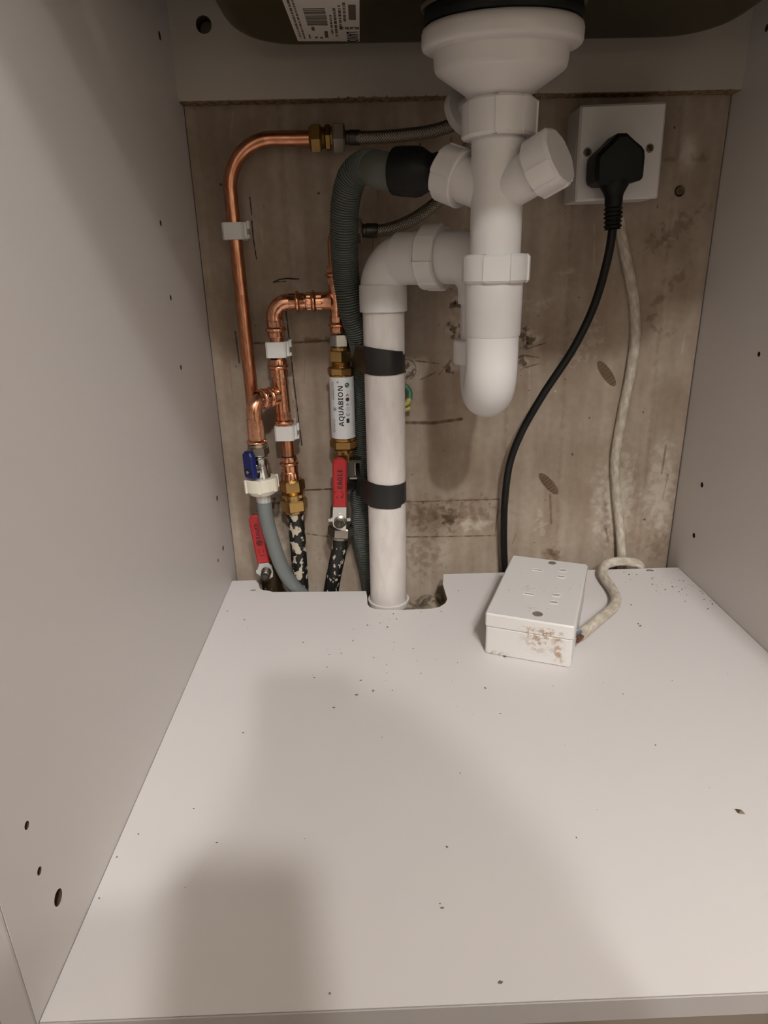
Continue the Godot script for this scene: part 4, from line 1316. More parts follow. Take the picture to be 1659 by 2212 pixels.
	lathe(mb, [Vector2(0, 0.009), Vector2(0.0088, 0.009), Vector2(0.0088, 0.0112), Vector2(0.0096, 0.0117), Vector2(0.0088, 0.0124), Vector2(0.0096, 0.0131), Vector2(0.0088, 0.0138), Vector2(0.0084, 0.0150), Vector2(0.0082, 0.0300), Vector2(0.0100, 0.0330), Vector2(0.0100, 0.0400), Vector2(0, 0.0400)], axis(Q, vd), 32)
	lathe(mb, [Vector2(0, 0), Vector2(0.0058, 0), Vector2(0.0058, 0.0150), Vector2(0, 0.0150)], axis(Q + vd * 0.0245, Vector3(-0.62, 0, 0.78)), 24)
	part(mb, "valve_body", M.chrome, t)
	mb = MB.new()
	var bx := Vector3(0.78, 0.0, 0.62).normalized()
	var bz := Vector3(-0.62, 0, 0.78).normalized()
	var by := bz.cross(bx)
	var BL := Transform3D(Basis(bx, by, bz), Vector3(0.0490, 0.1500, 0.0765))
	extrude(mb, PackedVector2Array([Vector2(-0.0070, 0.001), Vector2(-0.0040, -0.0008), Vector2(0.0075, -0.0004), Vector2(0.0092, 0.004), Vector2(0.0080, 0.0120), Vector2(0.0078, 0.0255), Vector2(0.0050, 0.0295), Vector2(-0.0035, 0.0300), Vector2(-0.0076, 0.0265)]), 0.0072, BL, 0.0014, 30.0)
	var lv := part(mb, "lever", M.blue, t, "dark blue plastic lever")
	mb = MB.new()
	lathe(mb, [Vector2(0, 0.0066), Vector2(0.0042, 0.0066), Vector2(0.0042, 0.0078), Vector2(0.0030, 0.0080), Vector2(0.0026, 0.0072), Vector2(0, 0.0072)], axis(BL * Vector3(0.0005, 0.0075, 0), bz), 20)
	part(mb, "screw_recess", M.ink_blue, lv)
	mb = MB.new()
	lathe(mb, [Vector2(0, 0), Vector2(0.0023, 0), Vector2(0.0020, 0.0010), Vector2(0, 0.0013)], axis(BL * Vector3(0.0005, 0.0075, 0.0073), bz), 16)
	part(mb, "screw", M.chrome, lv)
	# inlet hose
	t = thing("inlet_hose", "smooth grey appliance hose hanging from a white ribbed nut on the chrome valve", "hose", Vector3(0.0565, 0.128, 0.067))
	mb = MB.new()
	var N := Vector3(0.0562, 0.1275, 0.0675)
	var nu := Vector3(-0.03, 1, -0.03).normalized()
	cog(mb, axis(N + nu * 0.0042, nu), 0.0178, 0.0186, 0.0150, 6, 0.0012, 0.35)
	lathe(mb, [Vector2(0.006, 0), Vector2(0.0135, 0), Vector2(0.0165, 0.0032), Vector2(0.0172, 0.0046)], axis(N, nu), 36)
	for k in 6:
		var a := TAU * k / 6.0 + 0.5
		var X := axis(N + nu * 0.0040, nu)
		var o := X.basis * Vector3(cos(a), 0, sin(a))
		extrude(mb, rect(0.0032, 0.0040), 0.0152, Transform3D(Basis(nu.cross(o).normalized(), o, nu.cross(o).normalized().cross(o)).orthonormalized(), N + nu * 0.0192 + o * 0.0182), 0.0006, 10.0)
	part(mb, "hose_nut", M.nut_white, t, "white ribbed plastic nut")
	mb = MB.new()
	lathe(mb, [Vector2(0.0070, 0.0), Vector2(0.0081, 0.0004), Vector2(0.0079, 0.012), Vector2(0.0076, 0.0235)], axis(Vector3(0.0572, 0.1036, 0.0680), nu), 32)
	for k in 5: lathe(mb, [Vector2(0.0, 0), Vector2(0.0006, 0), Vector2(0.0006, 0.021)], axis(Vector3(0.0572, 0.1040, 0.0680) + Vector3(sin(k * 0.9 - 1.5), 0, cos(k * 0.9 - 1.5)) * 0.0077, nu), 6)
	part(mb, "crimped_ferrule", M.zinc, t)
	mb = MB.new()
	sweep(mb, smooth([Vector3(0.0570, 0.1180, 0.0678), Vector3(0.0573, 0.1010, 0.0680), Vector3(0.0592, 0.0850, 0.0670), Vector3(0.0622, 0.0660, 0.0650), Vector3(0.0658, 0.0460, 0.0620), Vector3(0.0712, 0.0250, 0.0580), Vector3(0.0785, 0.0070, 0.0535), Vector3(0.0890, -0.0095, 0.0500), Vector3(0.1030, -0.0240, 0.0485), Vector3(0.120, -0.034, 0.049), Vector3(0.150, -0.042, 0.053), Vector3(0.180, -0.045, 0.055)], 0.004), 0.0084, 28)
	part(mb, "tube", M.grey_hose, t)

	# second lever valve on the tall pipe
	t = thing("ball_valve", "ball valve with a leaning red lever partly behind the smooth grey hose", "valve", Vector3(0.0497, -0.03, 0.025))
	mb = MB.new()
	lathe(mb, [Vector2(0.0080, -0.050), Vector2(0.0118, -0.049), Vector2(0.0118, -0.036), Vector2(0.0098, -0.034), Vector2(0.0128, -0.008), Vector2(0.0134, 0.0), Vector2(0.0128, 0.008), Vector2(0.0098, 0.020), Vector2(0.0118, 0.022), Vector2(0.0118, 0.034), Vector2(0.0080, 0.035)], axis(Vector3(0.0497, -0.002, 0.025), Vector3(0, 1, 0)), 28)
	hexnut(mb, Vector3(0.0497, -0.0480, 0.025), Vector3(0, 1, 0), 0.0250, 0.0120, 0.3)
	part(mb, "valve_body", M.brass_dark, t)
	var tl := 0.085
	var Lb := Basis(Vector3(cos(tl), sin(tl), 0), Vector3(-sin(tl), cos(tl), 0), Vector3(0, 0, 1))
	var S2 := Vector3(0.0480, 0.0222, 0.0500)
	mb = MB.new()
	extrude(mb, PackedVector2Array([Vector2(-0.0072, 0.0090), Vector2(-0.0092, 0.0050), Vector2(-0.0115, 0.0030), Vector2(-0.0112, -0.0005), Vector2(-0.0085, -0.0025), Vector2(-0.0050, -0.0085), Vector2(0.0010, -0.0100), Vector2(0.0075, -0.0075), Vector2(0.0090, 0.0000), Vector2(0.0082, 0.0080), Vector2(0.0060, 0.0100), Vector2(0.0060, 0.024), Vector2(-0.0066, 0.024), Vector2(-0.0066, 0.0100)]), 0.0022, Transform3D(Lb, S2), 0.0003, 10.0)
	part(mb, "lever", M.zinc, t, "plated steel lever plate")
	mb = MB.new()
	lathe(mb, [Vector2(0, -0.010), Vector2(0.0062, -0.010), Vector2(0.0062, 0.0035), Vector2(0.0055, 0.0060), Vector2(0.0055, 0.0120), Vector2(0.0046, 0.0128), Vector2(0.0040, 0.0118), Vector2(0.0030, 0.0118), Vector2(0.0026, 0.0130), Vector2(0, 0.0130)], axis(S2 + Vector3(0.001, 0.0008, 0.0), Vector3(0, -0.1, 1)), 24)
	for k in 5: lathe(mb, [Vector2(0.0055, 0), Vector2(0.0059, 0.0005), Vector2(0.0055, 0.001)], axis(S2 + Vector3(0.001, 0.0008 - 0.0008, 0.0064 + k * 0.0011), Vector3(0, -0.1, 1)), 20)
	part(mb, "spindle", M.steel_dark, t)
	mb = MB.new()
	var r2 := S2 + Lb * Vector3(-0.0002, 0.0125, -0.0016)
	extrude(mb, sleeve_shape(0.0148, 0.0158, 0.0620), 0.0060, Transform3D(Lb, r2), 0.0015, 40.0)
	sl = part(mb, "grip_sleeve", M.red, t, "red plastic sleeve")
	letters("South", 0.0052, M.ink, r2 + Lb * Vector3(-0.0006, 0.0420, 0.0061), Lb.y, -Lb.x, sl, "lettering", 0.0, 700, 1.0)
	mb = MB.new()
	for q in [0.0034, 0.0022, 0.0010]: arc_mark(mb, r2 + Lb * Vector3(-0.0002, 0.0272, 0.0060), q, 0, 340, 0.0004)
	part(mb, "spiral_emblem", M.ink, sl)
	letters("OPEN", 0.0014, M.ink, r2 + Lb * Vector3(-0.0022, 0.0165, 0.0061), Lb.y, -Lb.x, sl)
	letters("SHUT", 0.0014, M.ink, r2 + Lb * Vector3(0.0026, 0.0170, 0.0061), Lb.y, -Lb.x, sl)
	mb = MB.new()
	arc_mark(mb, r2 + Lb * Vector3(0.0002, 0.0072, 0.0060), 0.0040, 45, 135)
	part(mb, "arrow_mark", M.ink, sl)

# ------------------------------------------------------------------ waste pipe, ribbed hose
func waste_pipe() -> void:
	var t := thing("waste_pipe", "white upright plastic waste pipe passing through the cabinet floor cut-out", "pipe", Vector3(0.1955, -0.16, 0.08))
	var E := Vector3(0.1973, 0.3715, 0.0775)
	var od := (Vector3(0.2868, 0.3705, 0.136) - E).normalized()
	var mb := MB.new()
	var foot := Vector3(0.1945, -0.16, 0.0815)
	var upv := (Vector3(E.x, 0.33, E.z) - foot).normalized()
	lathe(mb, [Vector2(0.0190, 0), Vector2(0.0213, 0), Vector2(0.0213, 0.495)], axis(foot, upv), 48)
	part(mb, "pipe", M.old_plastic, t)
	mb = MB.new()
	lathe(mb, [Vector2(0.0213, 0.147), Vector2(0.0218, 0.1474), Vector2(0.0240, 0.1500), Vector2(0.0245, 0.1535), Vector2(0.0243, 0.1565), Vector2(0.0226, 0.1572), Vector2(0.0215, 0.1564)], axis(foot, upv), 48)
	part(mb, "collar", M.old_plastic, t)
	mb = MB.new()
	lathe(mb, [Vector2(0.0205, 0.3218), Vector2(0.0236, 0.3218), Vector2(0.0242, 0.3226), Vector2(0.0242, 0.3465), Vector2(0.0236, 0.3478), Vector2(0.0222, 0.3486)], axis(Vector3(E.x, 0, E.z), Vector3(0, 1, 0)), 48)
	sweep(mb, corner(Vector3(E.x, 0.336, E.z), E, E + od * 0.052, 0.0285, 18), 0.0228, 44)
	lathe(mb, [Vector2(0.0226, 0.0195), Vector2(0.0240, 0.0198), Vector2(0.0242, 0.0206), Vector2(0.0242, 0.0550), Vector2(0.02, 0.0555)], axis(E, od), 48)
	part(mb, "socket_elbow", M.plastic, t)
	for q in [[0.2735, 0.0255, 3, 0.0030], [0.1300, 0.0270, 4, 0.0012]]: tape_wrap(q[0], q[1], q[2], q[3])

func tape_wrap(y: float, h: float, sd: int, wave: float) -> void:  # tape wound round the pipe and the ribbed hose behind it
	var a := Vector2(0.1968 - (0.30 - y) * 0.0047, 0.0785 + (0.30 - y) * 0.008)
	var b := Vector2(0.1702, 0.040)
	if y < 0.2: b = Vector2(0.1690, 0.040)
	var ra := 0.0217
	var rb := 0.0080
	var d := (b - a)
	var l := d.length()
	var base := d.angle()
	var off := acos((ra - rb) / l)
	var ring: Array[Vector2] = []
	for k in 40:
		var an := base + off + (TAU - 2.0 * off) * k / 39.0
		ring.append(a + Vector2(cos(an), sin(an)) * ra)
	for k in 12:
		var an := base - off + 2.0 * off * k / 11.0
		ring.append(b + Vector2(cos(an), sin(an)) * rb)
	var f := FastNoiseLite.new()
	f.seed = sd; f.frequency = 22.0
	var rings := []
	for lay in [[0.0, -1.0, 0.0], [0.0, -1.0, 0.0003], [0.5, 0.0, 0.0003], [1.0, 1.0, 0.0003], [1.0, 1.0, 0.0]]:
		var r := PackedVector3Array()
		for k in ring.size():
			var p: Vector2 = ring[k]
			var out := (p - a.lerp(b, 0.2)).normalized()
			var side := clampf((p.x - 0.2) / 0.018, -1.0, 1.0)
			var yy: float = y + (lay[0] - 0.5) * h
			if lay[1] > 0: yy += f.get_noise_2d(p.x, p.y) * 0.0012 - wave * side + (-0.0035 if side > 0.88 and wave > 0.002 else 0.0)
			if lay[1] < 0: yy += f.get_noise_2d(p.x + 3.0, p.y) * 0.0008 + (0.0030 if side > 0.6 and wave < 0.002 else 0.0)
			var e: Vector2 = p + out * lay[2]
			r.append(Vector3(e.x, yy, e.y))
		rings.append(r)
	var mb := MB.new()
	skin(mb, rings, true, Vector3(a.x, y, a.y))
	var called := "upper" if y > 0.2 else "lower"
	solo(mb, "insulating_tape" if y > 0.2 else "insulating_tape_001", M.tape, "black tape binding the ribbed hose to the waste pipe, %s of the two wraps" % called, "tape", "", "black tape wraps on the waste pipe")

func drain_hose(joint: Vector3, dir: Vector3) -> void:
	var t := thing("drain_hose", "grey ribbed drain hose with a black rubber end on the trap's left inlet", "hose", Vector3(0.170, 0.05, 0.02))
	var J := joint + dir * 0.052
	var mb := MB.new()
	lathe(mb, [Vector2(0, 0), Vector2(0.0155, 0), Vector2(0.0155, 0.010), Vector2(0.0145, 0.013), Vector2(0.0150, 0.016), Vector2(0.0190, 0.023), Vector2(0.0198, 0.027), Vector2(0.0196, 0.040), Vector2(0.0188, 0.0475), Vector2(0.0176, 0.0485), Vector2(0, 0.0485)], axis(J, (dir + Vector3(-0.32, -0.24, 0.10)).normalized()), 36, 40)
	part(mb, "rubber_cuff", M.rubber, t, "black rubber cuff")
	var cd := (dir + Vector3(-0.32, -0.24, 0.10)).normalized()
	var c0 := J + cd * 0.046
	var pts := smooth([c0, c0 + cd * 0.016, Vector3(0.1850, 0.4490, 0.1190), Vector3(0.1715, 0.4420, 0.1060), Vector3(0.1635, 0.4220, 0.0930), Vector3(0.1605, 0.3950, 0.0800), Vector3(0.1600, 0.3600, 0.0630), Vector3(0.1640, 0.3250, 0.0560), Vector3(0.1720, 0.2950, 0.0460), Vector3(0.1750, 0.2735, 0.0370), Vector3(0.1765, 0.2450, 0.0290), Vector3(0.1765, 0.2100, 0.0215), Vector3(0.1735, 0.1700, 0.0195), Vector3(0.1715, 0.1350, 0.0225), Vector3(0.1660, 0.1030, 0.0250), Vector3(0.1650, 0.0720, 0.0240), Vector3(0.1690, 0.0420, 0.0220), Vector3(0.1745, 0.0100, 0.0200), Vector3(0.1790, -0.0300, 0.0190), Vector3(0.18, -0.0600, 0.0190)], 0.00042)
	var n := pts.size()
	var start := 0
	while pts[start].distance_to(c0) < 0.022: start += 1
	mb = MB.new()
	sweep(mb, pts.slice(0, start + 4), 0.0152, 28)
	part(mb, "smooth_end", M.cuff, t, "smooth grey sleeve")
	var rad := PackedFloat32Array()
	var run := 0.0
	var rp := PackedVector3Array()
	for k in range(start, n):
		if k > start: run += pts[k].distance_to(pts[k - 1])
		rp.append(pts[k])
		var ph := fposmod(run / 0.0025, 1.0)
		rad.append(0.0114 + 0.0024 * smoothstep(0.0, 0.22, ph) * (1.0 - smoothstep(0.62, 0.85, ph)))
	mb = MB.new()
	sweep(mb, rp, rad, 22)
	part(mb, "ribbed_tube", M.ribbed, t)

# ------------------------------------------------------------------ electrics on the right
func electrics() -> void:
	# wall socket with a plug in it
	var t := thing("wall_socket", "white surface-mounted single wall socket screwed to the back board", "socket", Vector3(0.4376, 0.4225, 0))
	var tilt := Basis(Vector3(0, 0, 1), deg_to_rad(0.9))
	var mid := Vector3(0.4376, 0.4655, 0)
	var mb := MB.new()
	extrude(mb, rect(0.0845, 0.0850, 0.002, 2), 0.034, Transform3D(tilt, mid), 0.0006, 30.0)
	part(mb, "back_box", M.socket, t)
	mb = MB.new()
	extrude(mb, rect(0.0850, 0.0855, 0.002, 2), 0.0092, Transform3D(tilt, mid + Vector3(0, 0, 0.0342)), 0.0022, 30.0)
	var face := part(mb, "face_plate", M.socket, t)
	for s in [[-0.0330, 0.0015, 80.0], [0.0292, 0.0028, -42.0]]:
		mb = MB.new()
		var c: Vector3 = mid + tilt * Vector3(s[0], s[1], 0.0432)
		lathe(mb, [Vector2(0, 0.0004), Vector2(0.0030, 0.0004), Vector2(0.0034, 0.0002), Vector2(0.0036, 0.0)], axis(c, Vector3(0, 0, 1)), 20)
		lathe(mb, [Vector2(0.0034, 0.0), Vector2(0.0040, 0.0004), Vector2(0.0044, 0.0)], axis(c, Vector3(0, 0, 1)), 20)
		var sc := part(mb, "screw", M.brass_dark, t, "dull slotted brass screw")
		mb = MB.new()
		extrude(mb, rect(0.0064, 0.0009), 0.0002, Transform3D(Basis(Vector3(0, 0, 1), deg_to_rad(s[2])), c + Vector3(0, 0, 0.0004)))
		part(mb, "slot", M.dark, sc)
	t = thing("plug", "black three-pin plug in the wall socket with its black cable hanging down", "plug", Vector3(0.4265, 0.4340, 0.0434))
	var pm := Transform3D(Basis(Vector3(0, 0, 1), deg_to_rad(1.5)), Vector3(0.4275, 0.4560, 0.0434))
	mb = MB.new()
	var out := PackedVector2Array()
	for q in [[-0.0040, 0.0215], [0.0050, 0.0212], [0.0125, 0.0150], [0.0200, 0.0095], [0.0228, 0.0060], [0.0236, 0.0010], [0.0234, -0.0150], [0.0228, -0.0180], [0.0205, -0.0198], [0.0100, -0.0215], [-0.0100, -0.0220], [-0.0180, -0.0218], [-0.0222, -0.0190], [-0.0238, -0.0150], [-0.0238, 0.0000], [-0.0232, 0.0040], [-0.0180, 0.0090], [-0.0110, 0.0145]]: out.append(Vector2(q[0], q[1]))
	extrude(mb, out, 0.0330, pm, 0.0035, 32.0)
	part(mb, "body", M.rubber, t)
	mb = MB.new()
	var g0 := pm * Vector3(-0.0005, -0.018, 0.0190)
	var g1 := pm * Vector3(0.0008, -0.0620, 0.0190)
	var pts := PackedVector3Array()
	var rad := PackedFloat32Array()
	for k in 60:
		var f := k / 59.0
		pts.append(g0.lerp(g1, f))
		var r := lerpf(0.0150, 0.0092, smoothstep(0.0, 0.34, f)) - 0.0014 * f
		if f > 0.5: r += 0.0009 * (1.0 if fmod(f * 11.0, 1.0) < 0.5 else -0.6)
		rad.append(r)
	sweep(mb, pts, rad, 24)
	part(mb, "strain_relief", M.rubber, t)
	mb = MB.new()
	var e := g1
	sweep(mb, smooth([e + Vector3(0, 0.010, 0), e + Vector3(-0.0002, -0.006, 0), Vector3(0.4285, 0.3650, 0.0590), Vector3(0.4205, 0.3205, 0.0535), Vector3(0.4040, 0.2770, 0.0480), Vector3(0.3745, 0.2250, 0.0420), Vector3(0.3535, 0.1800, 0.0360), Vector3(0.3440, 0.1450, 0.0300), Vector3(0.3415, 0.1000, 0.0220), Vector3(0.3425, 0.0600, 0.0170), Vector3(0.3445, 0.0250, 0.0150), Vector3(0.3475, -0.0100, 0.0140), Vector3(0.352, -0.06, 0.014)], 0.005), 0.0043, 18)
	part(mb, "cable", M.cable, t)

	# loose double socket lying on the cabinet floor
	var F := [Vector2(0.2868, 0.2095), Vector2(0.3642, 0.2412)]
	var dx := Vector3(F[1].x - F[0].x, 0, F[1].y - F[0].y).normalized()
	var dz := Vector3(dx.z, 0, -dx.x)                  # along the box, away from the room
	var o := Vector3(F[0].x, 0, F[0].y) + dx * 0.0425 + dz * 0.0715
	var X := Transform3D(Basis(dx, -dz * -1.0, Vector3(0, 1, 0)), o)
	if X.basis.determinant() < 0: X.basis.y = -X.basis.y
	t = thing("double_socket", "dirty white unswitched double socket lying loose on the cabinet floor", "socket", o)
	mb = MB.new()
	extrude(mb, rect(0.0835, 0.1440, 0.003, 3), 0.0300, Transform3D(X.basis, o + Vector3(0, 0.0003, 0)), 0.0008, 30.0)
	var dirty := mat(Color.WHITE, 0.4)
	dirty.albedo_texture = rust_texture()
	dirty.uv1_triplanar = false
	part(mb, "back_box", M.socket, t)
	mb = MB.new()
	extrude(mb, rect(0.0850, 0.1460, 0.003, 3), 0.0150, Transform3D(X.basis, o + Vector3(0, 0.0306, 0)), 0.0014, 30.0)
	var plate := part(mb, "face_plate", M.socket, t)
	# rust run on the near end: a thin film of stain over both halves
	mb = MB.new()
	var nf := -dz
	var fc := o - dz * 0.07305
	mb.flat([fc - dx * 0.040 + Vector3(0, 0.0010, 0), fc + dx * 0.040 + Vector3(0, 0.0010, 0), fc + dx * 0.040 + Vector3(0, 0.0430, 0), fc - dx * 0.040 + Vector3(0, 0.0430, 0)], nf, [Vector2(0, 1), Vector2(1, 1), Vector2(1, 0), Vector2(0, 0)])
	dirty.transparency = BaseMaterial3D.TRANSPARENCY_ALPHA
	part(mb, "rust_stain", dirty, plate, "brown rust run down the near end")
	var top := 0.0456
	for q in [[-0.0085, 0.0400, 0.0092, 0.0040], [0.0180, 0.0475, 0.0062, 0.0052], [0.0180, 0.0310, 0.0062, 0.0052], [-0.0085, -0.0200, 0.0092, 0.0040], [0.0180, -0.0140, 0.0062, 0.0052], [0.0180, -0.0305, 0.0062, 0.0052]]:
		mb = MB.new()
		var c: Vector3 = o + dx * q[0] + dz * q[1] + Vector3(0, top, 0)
		for s in [-1.0, 1.0]:
			extrude(mb, rect(q[2] + 0.0018, 0.0009), 0.0009, Transform3D(X.basis, c - Vector3(0, 0.0001, 0) + dz * s * (q[3] / 2.0 + 0.0004)), 0.0002)
			extrude(mb, rect(0.0009, q[3]), 0.0009, Transform3D(X.basis, c - Vector3(0, 0.0001, 0) + dx * s * (q[2] / 2.0 + 0.0004)), 0.0002)
		var hole := part(mb, "pin_slot", M.socket, plate)
		mb = MB.new()
		extrude(mb, rect(q[2], q[3]), 0.0001, Transform3D(X.basis, c + Vector3(0, 0.00005, 0)))
		part(mb, "shutter", mat(srgb(168, 162, 156), 0.45), t)  # darker than the plate: the shade inside the slot is painted in
	for q in [[0.004, 0.0640, 0.0040], [0.006, -0.0590, 0.0046]]:
		mb = MB.new()
		var c: Vector3 = o + dx * q[0] + dz * q[1] + Vector3(0, top, 0)
		lathe(mb, [Vector2(0, 0.00005), Vector2(0.0022, 0.00005), Vector2(q[2] - 0.0006, 0.0001), Vector2(q[2], 0.0004), Vector2(q[2] + 0.0005, 0.0)], Transform3D(Basis(), c), 24)
		part(mb, "screw_hole", mat(srgb(116, 104, 92), 0.6), plate, "screw hole with its inner shade painted dark")  # shallow disc, shade of a deeper recess put into its colour
	var dirt := MB.new()
	var rng := RandomNumberGenerator.new()
	rng.seed = 31
	for cl in [[-0.010, -0.006, 0.012, 0.006, 26], [0.000, -0.050, 0.010, 0.010, 26], [-0.02, -0.018, 0.01, 0.006, 8], [0.0, 0.0, 0.035, 0.06, 22], [0.028, 0.005, 0.003, 0.003, 4]]:
		for k in cl[4]:
			speck(dirt, o + dx * (cl[0] + rng.randfn(0, cl[2] * 0.5)) + dz * (cl[1] + rng.randfn(0, cl[3] * 0.5)) + Vector3(0, top, 0), rng.randf_range(0.00015, 0.0005), rng)
	var ds := part(dirt, "grime_specks", M.crumb, t)
	ds.set_meta("kind", "stuff")

	# pale cable: down the board, behind the cabinet floor and back over its edge into the double socket
	t = thing("flat_cable", "grubby cream cable running down the board and over to the loose double socket", "cable", Vector3(0.4990, -0.05, 0.012))
	mb = MB.new()
	var entry := o + dx * 0.0430 - dz * 0.0330 + Vector3(0, 0.0115, 0)
	var cp := smooth([Vector3(0.4570, 0.4080, 0.0020), Vector3(0.4590, 0.3980, 0.0035), Vector3(0.4665, 0.3720, 0.0050), Vector3(0.4810, 0.3240, 0.0052), Vector3(0.4872, 0.2866, 0.0052), Vector3(0.4865, 0.2450, 0.0052), Vector3(0.4815, 0.1900, 0.0052), Vector3(0.4785, 0.1400, 0.0052), Vector3(0.4840, 0.0950, 0.0056), Vector3(0.4935, 0.0450, 0.0062), Vector3(0.4985, 0.0080, 0.0090), Vector3(0.5030, -0.0220, 0.0120), Vector3(0.5120, -0.0300, 0.0150), Vector3(0.5190, -0.0160, 0.0185), Vector3(0.5160, 0.0020, 0.0235), Vector3(0.5010, 0.0085, 0.0265), Vector3(0.4850, 0.0110, 0.0300), Vector3(0.4700, 0.0095, 0.0340), Vector3(0.4590, 0.0068, 0.0520), Vector3(0.4565, 0.0060, 0.0720), Vector3(0.4560, 0.0060, 0.0950), Vector3(0.4520, 0.0066, 0.1180), Vector3(0.4410, 0.0078, 0.1400), Vector3(0.4260, 0.0100, 0.1580), entry + (Vector3(0.4260, 0.0105, 0.1580) - entry).normalized() * 0.010], 0.004)
	sweep(mb, cp, 0.0057, 20)
	part(mb, "sheath", M.cream, t)
	for w in [[-0.0016, 0.0022, M.wire_blue, "blue_core"], [0.0018, -0.0022, M.wire_brown, "brown_core"], [-0.0026, -0.0012, M.wire_brown, "brown_core"]]:
		mb = MB.new()
		var last := cp[cp.size() - 1]
		sweep(mb, smooth([last + Vector3(w[0] * 0.5, w[1], 0) + (cp[cp.size() - 6] - last).normalized() * 0.004, last + Vector3(w[0], w[1] * 1.1, 0), entry + Vector3(0, w[1] * 1.2, w[0] * 2.0) - dx * 0.0005], 0.002), 0.0017, 12)
		part(mb, w[3], w[2], t)
	# earth wire loop behind the waste pipe
	t = thing("earth_wire", "short green and yellow earth wire curling out behind the waste pipe", "wire", Vector3(0.205, 0.215, 0.010))
	mb = MB.new()
	sweep(mb, smooth([Vector3(0.196, 0.2360, 0.012), Vector3(0.2140, 0.2360, 0.012), Vector3(0.2230, 0.2338, 0.012), Vector3(0.2268, 0.2270, 0.013), Vector3(0.2262, 0.2205, 0.016)], 0.002), 0.0034, 16)
	part(mb, "green_side", M.green, t)
	mb = MB.new()
	sweep(mb, smooth([Vector3(0.2263, 0.2212, 0.0156), Vector3(0.2235, 0.2160, 0.017), Vector3(0.2160, 0.2130, 0.016), Vector3(0.2080, 0.2100, 0.014), Vector3(0.2100, 0.2065, 0.0125), Vector3(0.2180, 0.2072, 0.012), Vector3(0.2275, 0.2090, 0.012)], 0.002), 0.0031, 16)
	part(mb, "yellow_side", M.yellow, t)

func rust_texture() -> ImageTexture:
	var im := Image.create(256, 136, false, Image.FORMAT_RGBA8)
	var n1 := noise_image(256, 136, 0.045, 61, 4).get_data()
	var n2 := noise_image(256, 136, 0.16, 62, 2).get_data()
	for y in 136:
		for x in 256:
			var f := n1[y * 256 + x] / 255.0
			var g := n2[y * 256 + x] / 255.0
			var u := x / 256.0
			var v := y / 136.0
			var run := exp(-pow((u - 0.845 - 0.03 * v) / 0.045, 2.0)) * smoothstep(0.08, 0.16, v)
			var smear := exp(-pow((u - 0.56 - 0.12 * v) / 0.14, 2.0)) * smoothstep(0.02, 0.2, v) * smoothstep(0.85, 0.5, v) * 0.55
			var foot := exp(-pow((u - 0.12) / 0.12, 2.0)) * smoothstep(0.86, 0.97, v) * 0.5
			var rag := exp(-pow((u - 0.73) / 0.05, 2.0)) * smoothstep(0.05, 0.12, v) * smoothstep(0.4, 0.3, v) * 0.6
			var a := run * smoothstep(0.36, 0.66, f) * 0.6 + (smear + foot + rag) * smoothstep(0.46, 0.62, f * 0.6 + g * 0.4)
			var col := srgb(200, 168, 124).lerp(srgb(164, 116, 72), smoothstep(0.5, 0.7, f * 0.5 + g * 0.5))
			im.set_pixel(x, y, Color(col.r, col.g, col.b, clampf(a, 0.0, 0.9)))
	return ImageTexture.create_from_image(im)

func speck(mb: MB, p: Vector3, r: float, rng: RandomNumberGenerator) -> void:  # a crumb: squashed little octahedron
	var a := rng.randf() * TAU
	var x := Vector3(cos(a), 0, sin(a)) * r * rng.randf_range(0.8, 1.7)
	var z := Vector3(-sin(a), 0, cos(a)) * r * rng.randf_range(0.6, 1.1)
	var y := Vector3(0, r * rng.randf_range(0.5, 0.9), 0)
	var c := p + y * 0.7
	for q in [[x, z], [z, -x], [-x, -z], [-z, x]]:
		for s in [1, -1]:
			var n: Vector3 = (q[0] + q[1] + y * s).normalized()
			mb.flat([c + q[0], c + q[1], c + y * s], n)

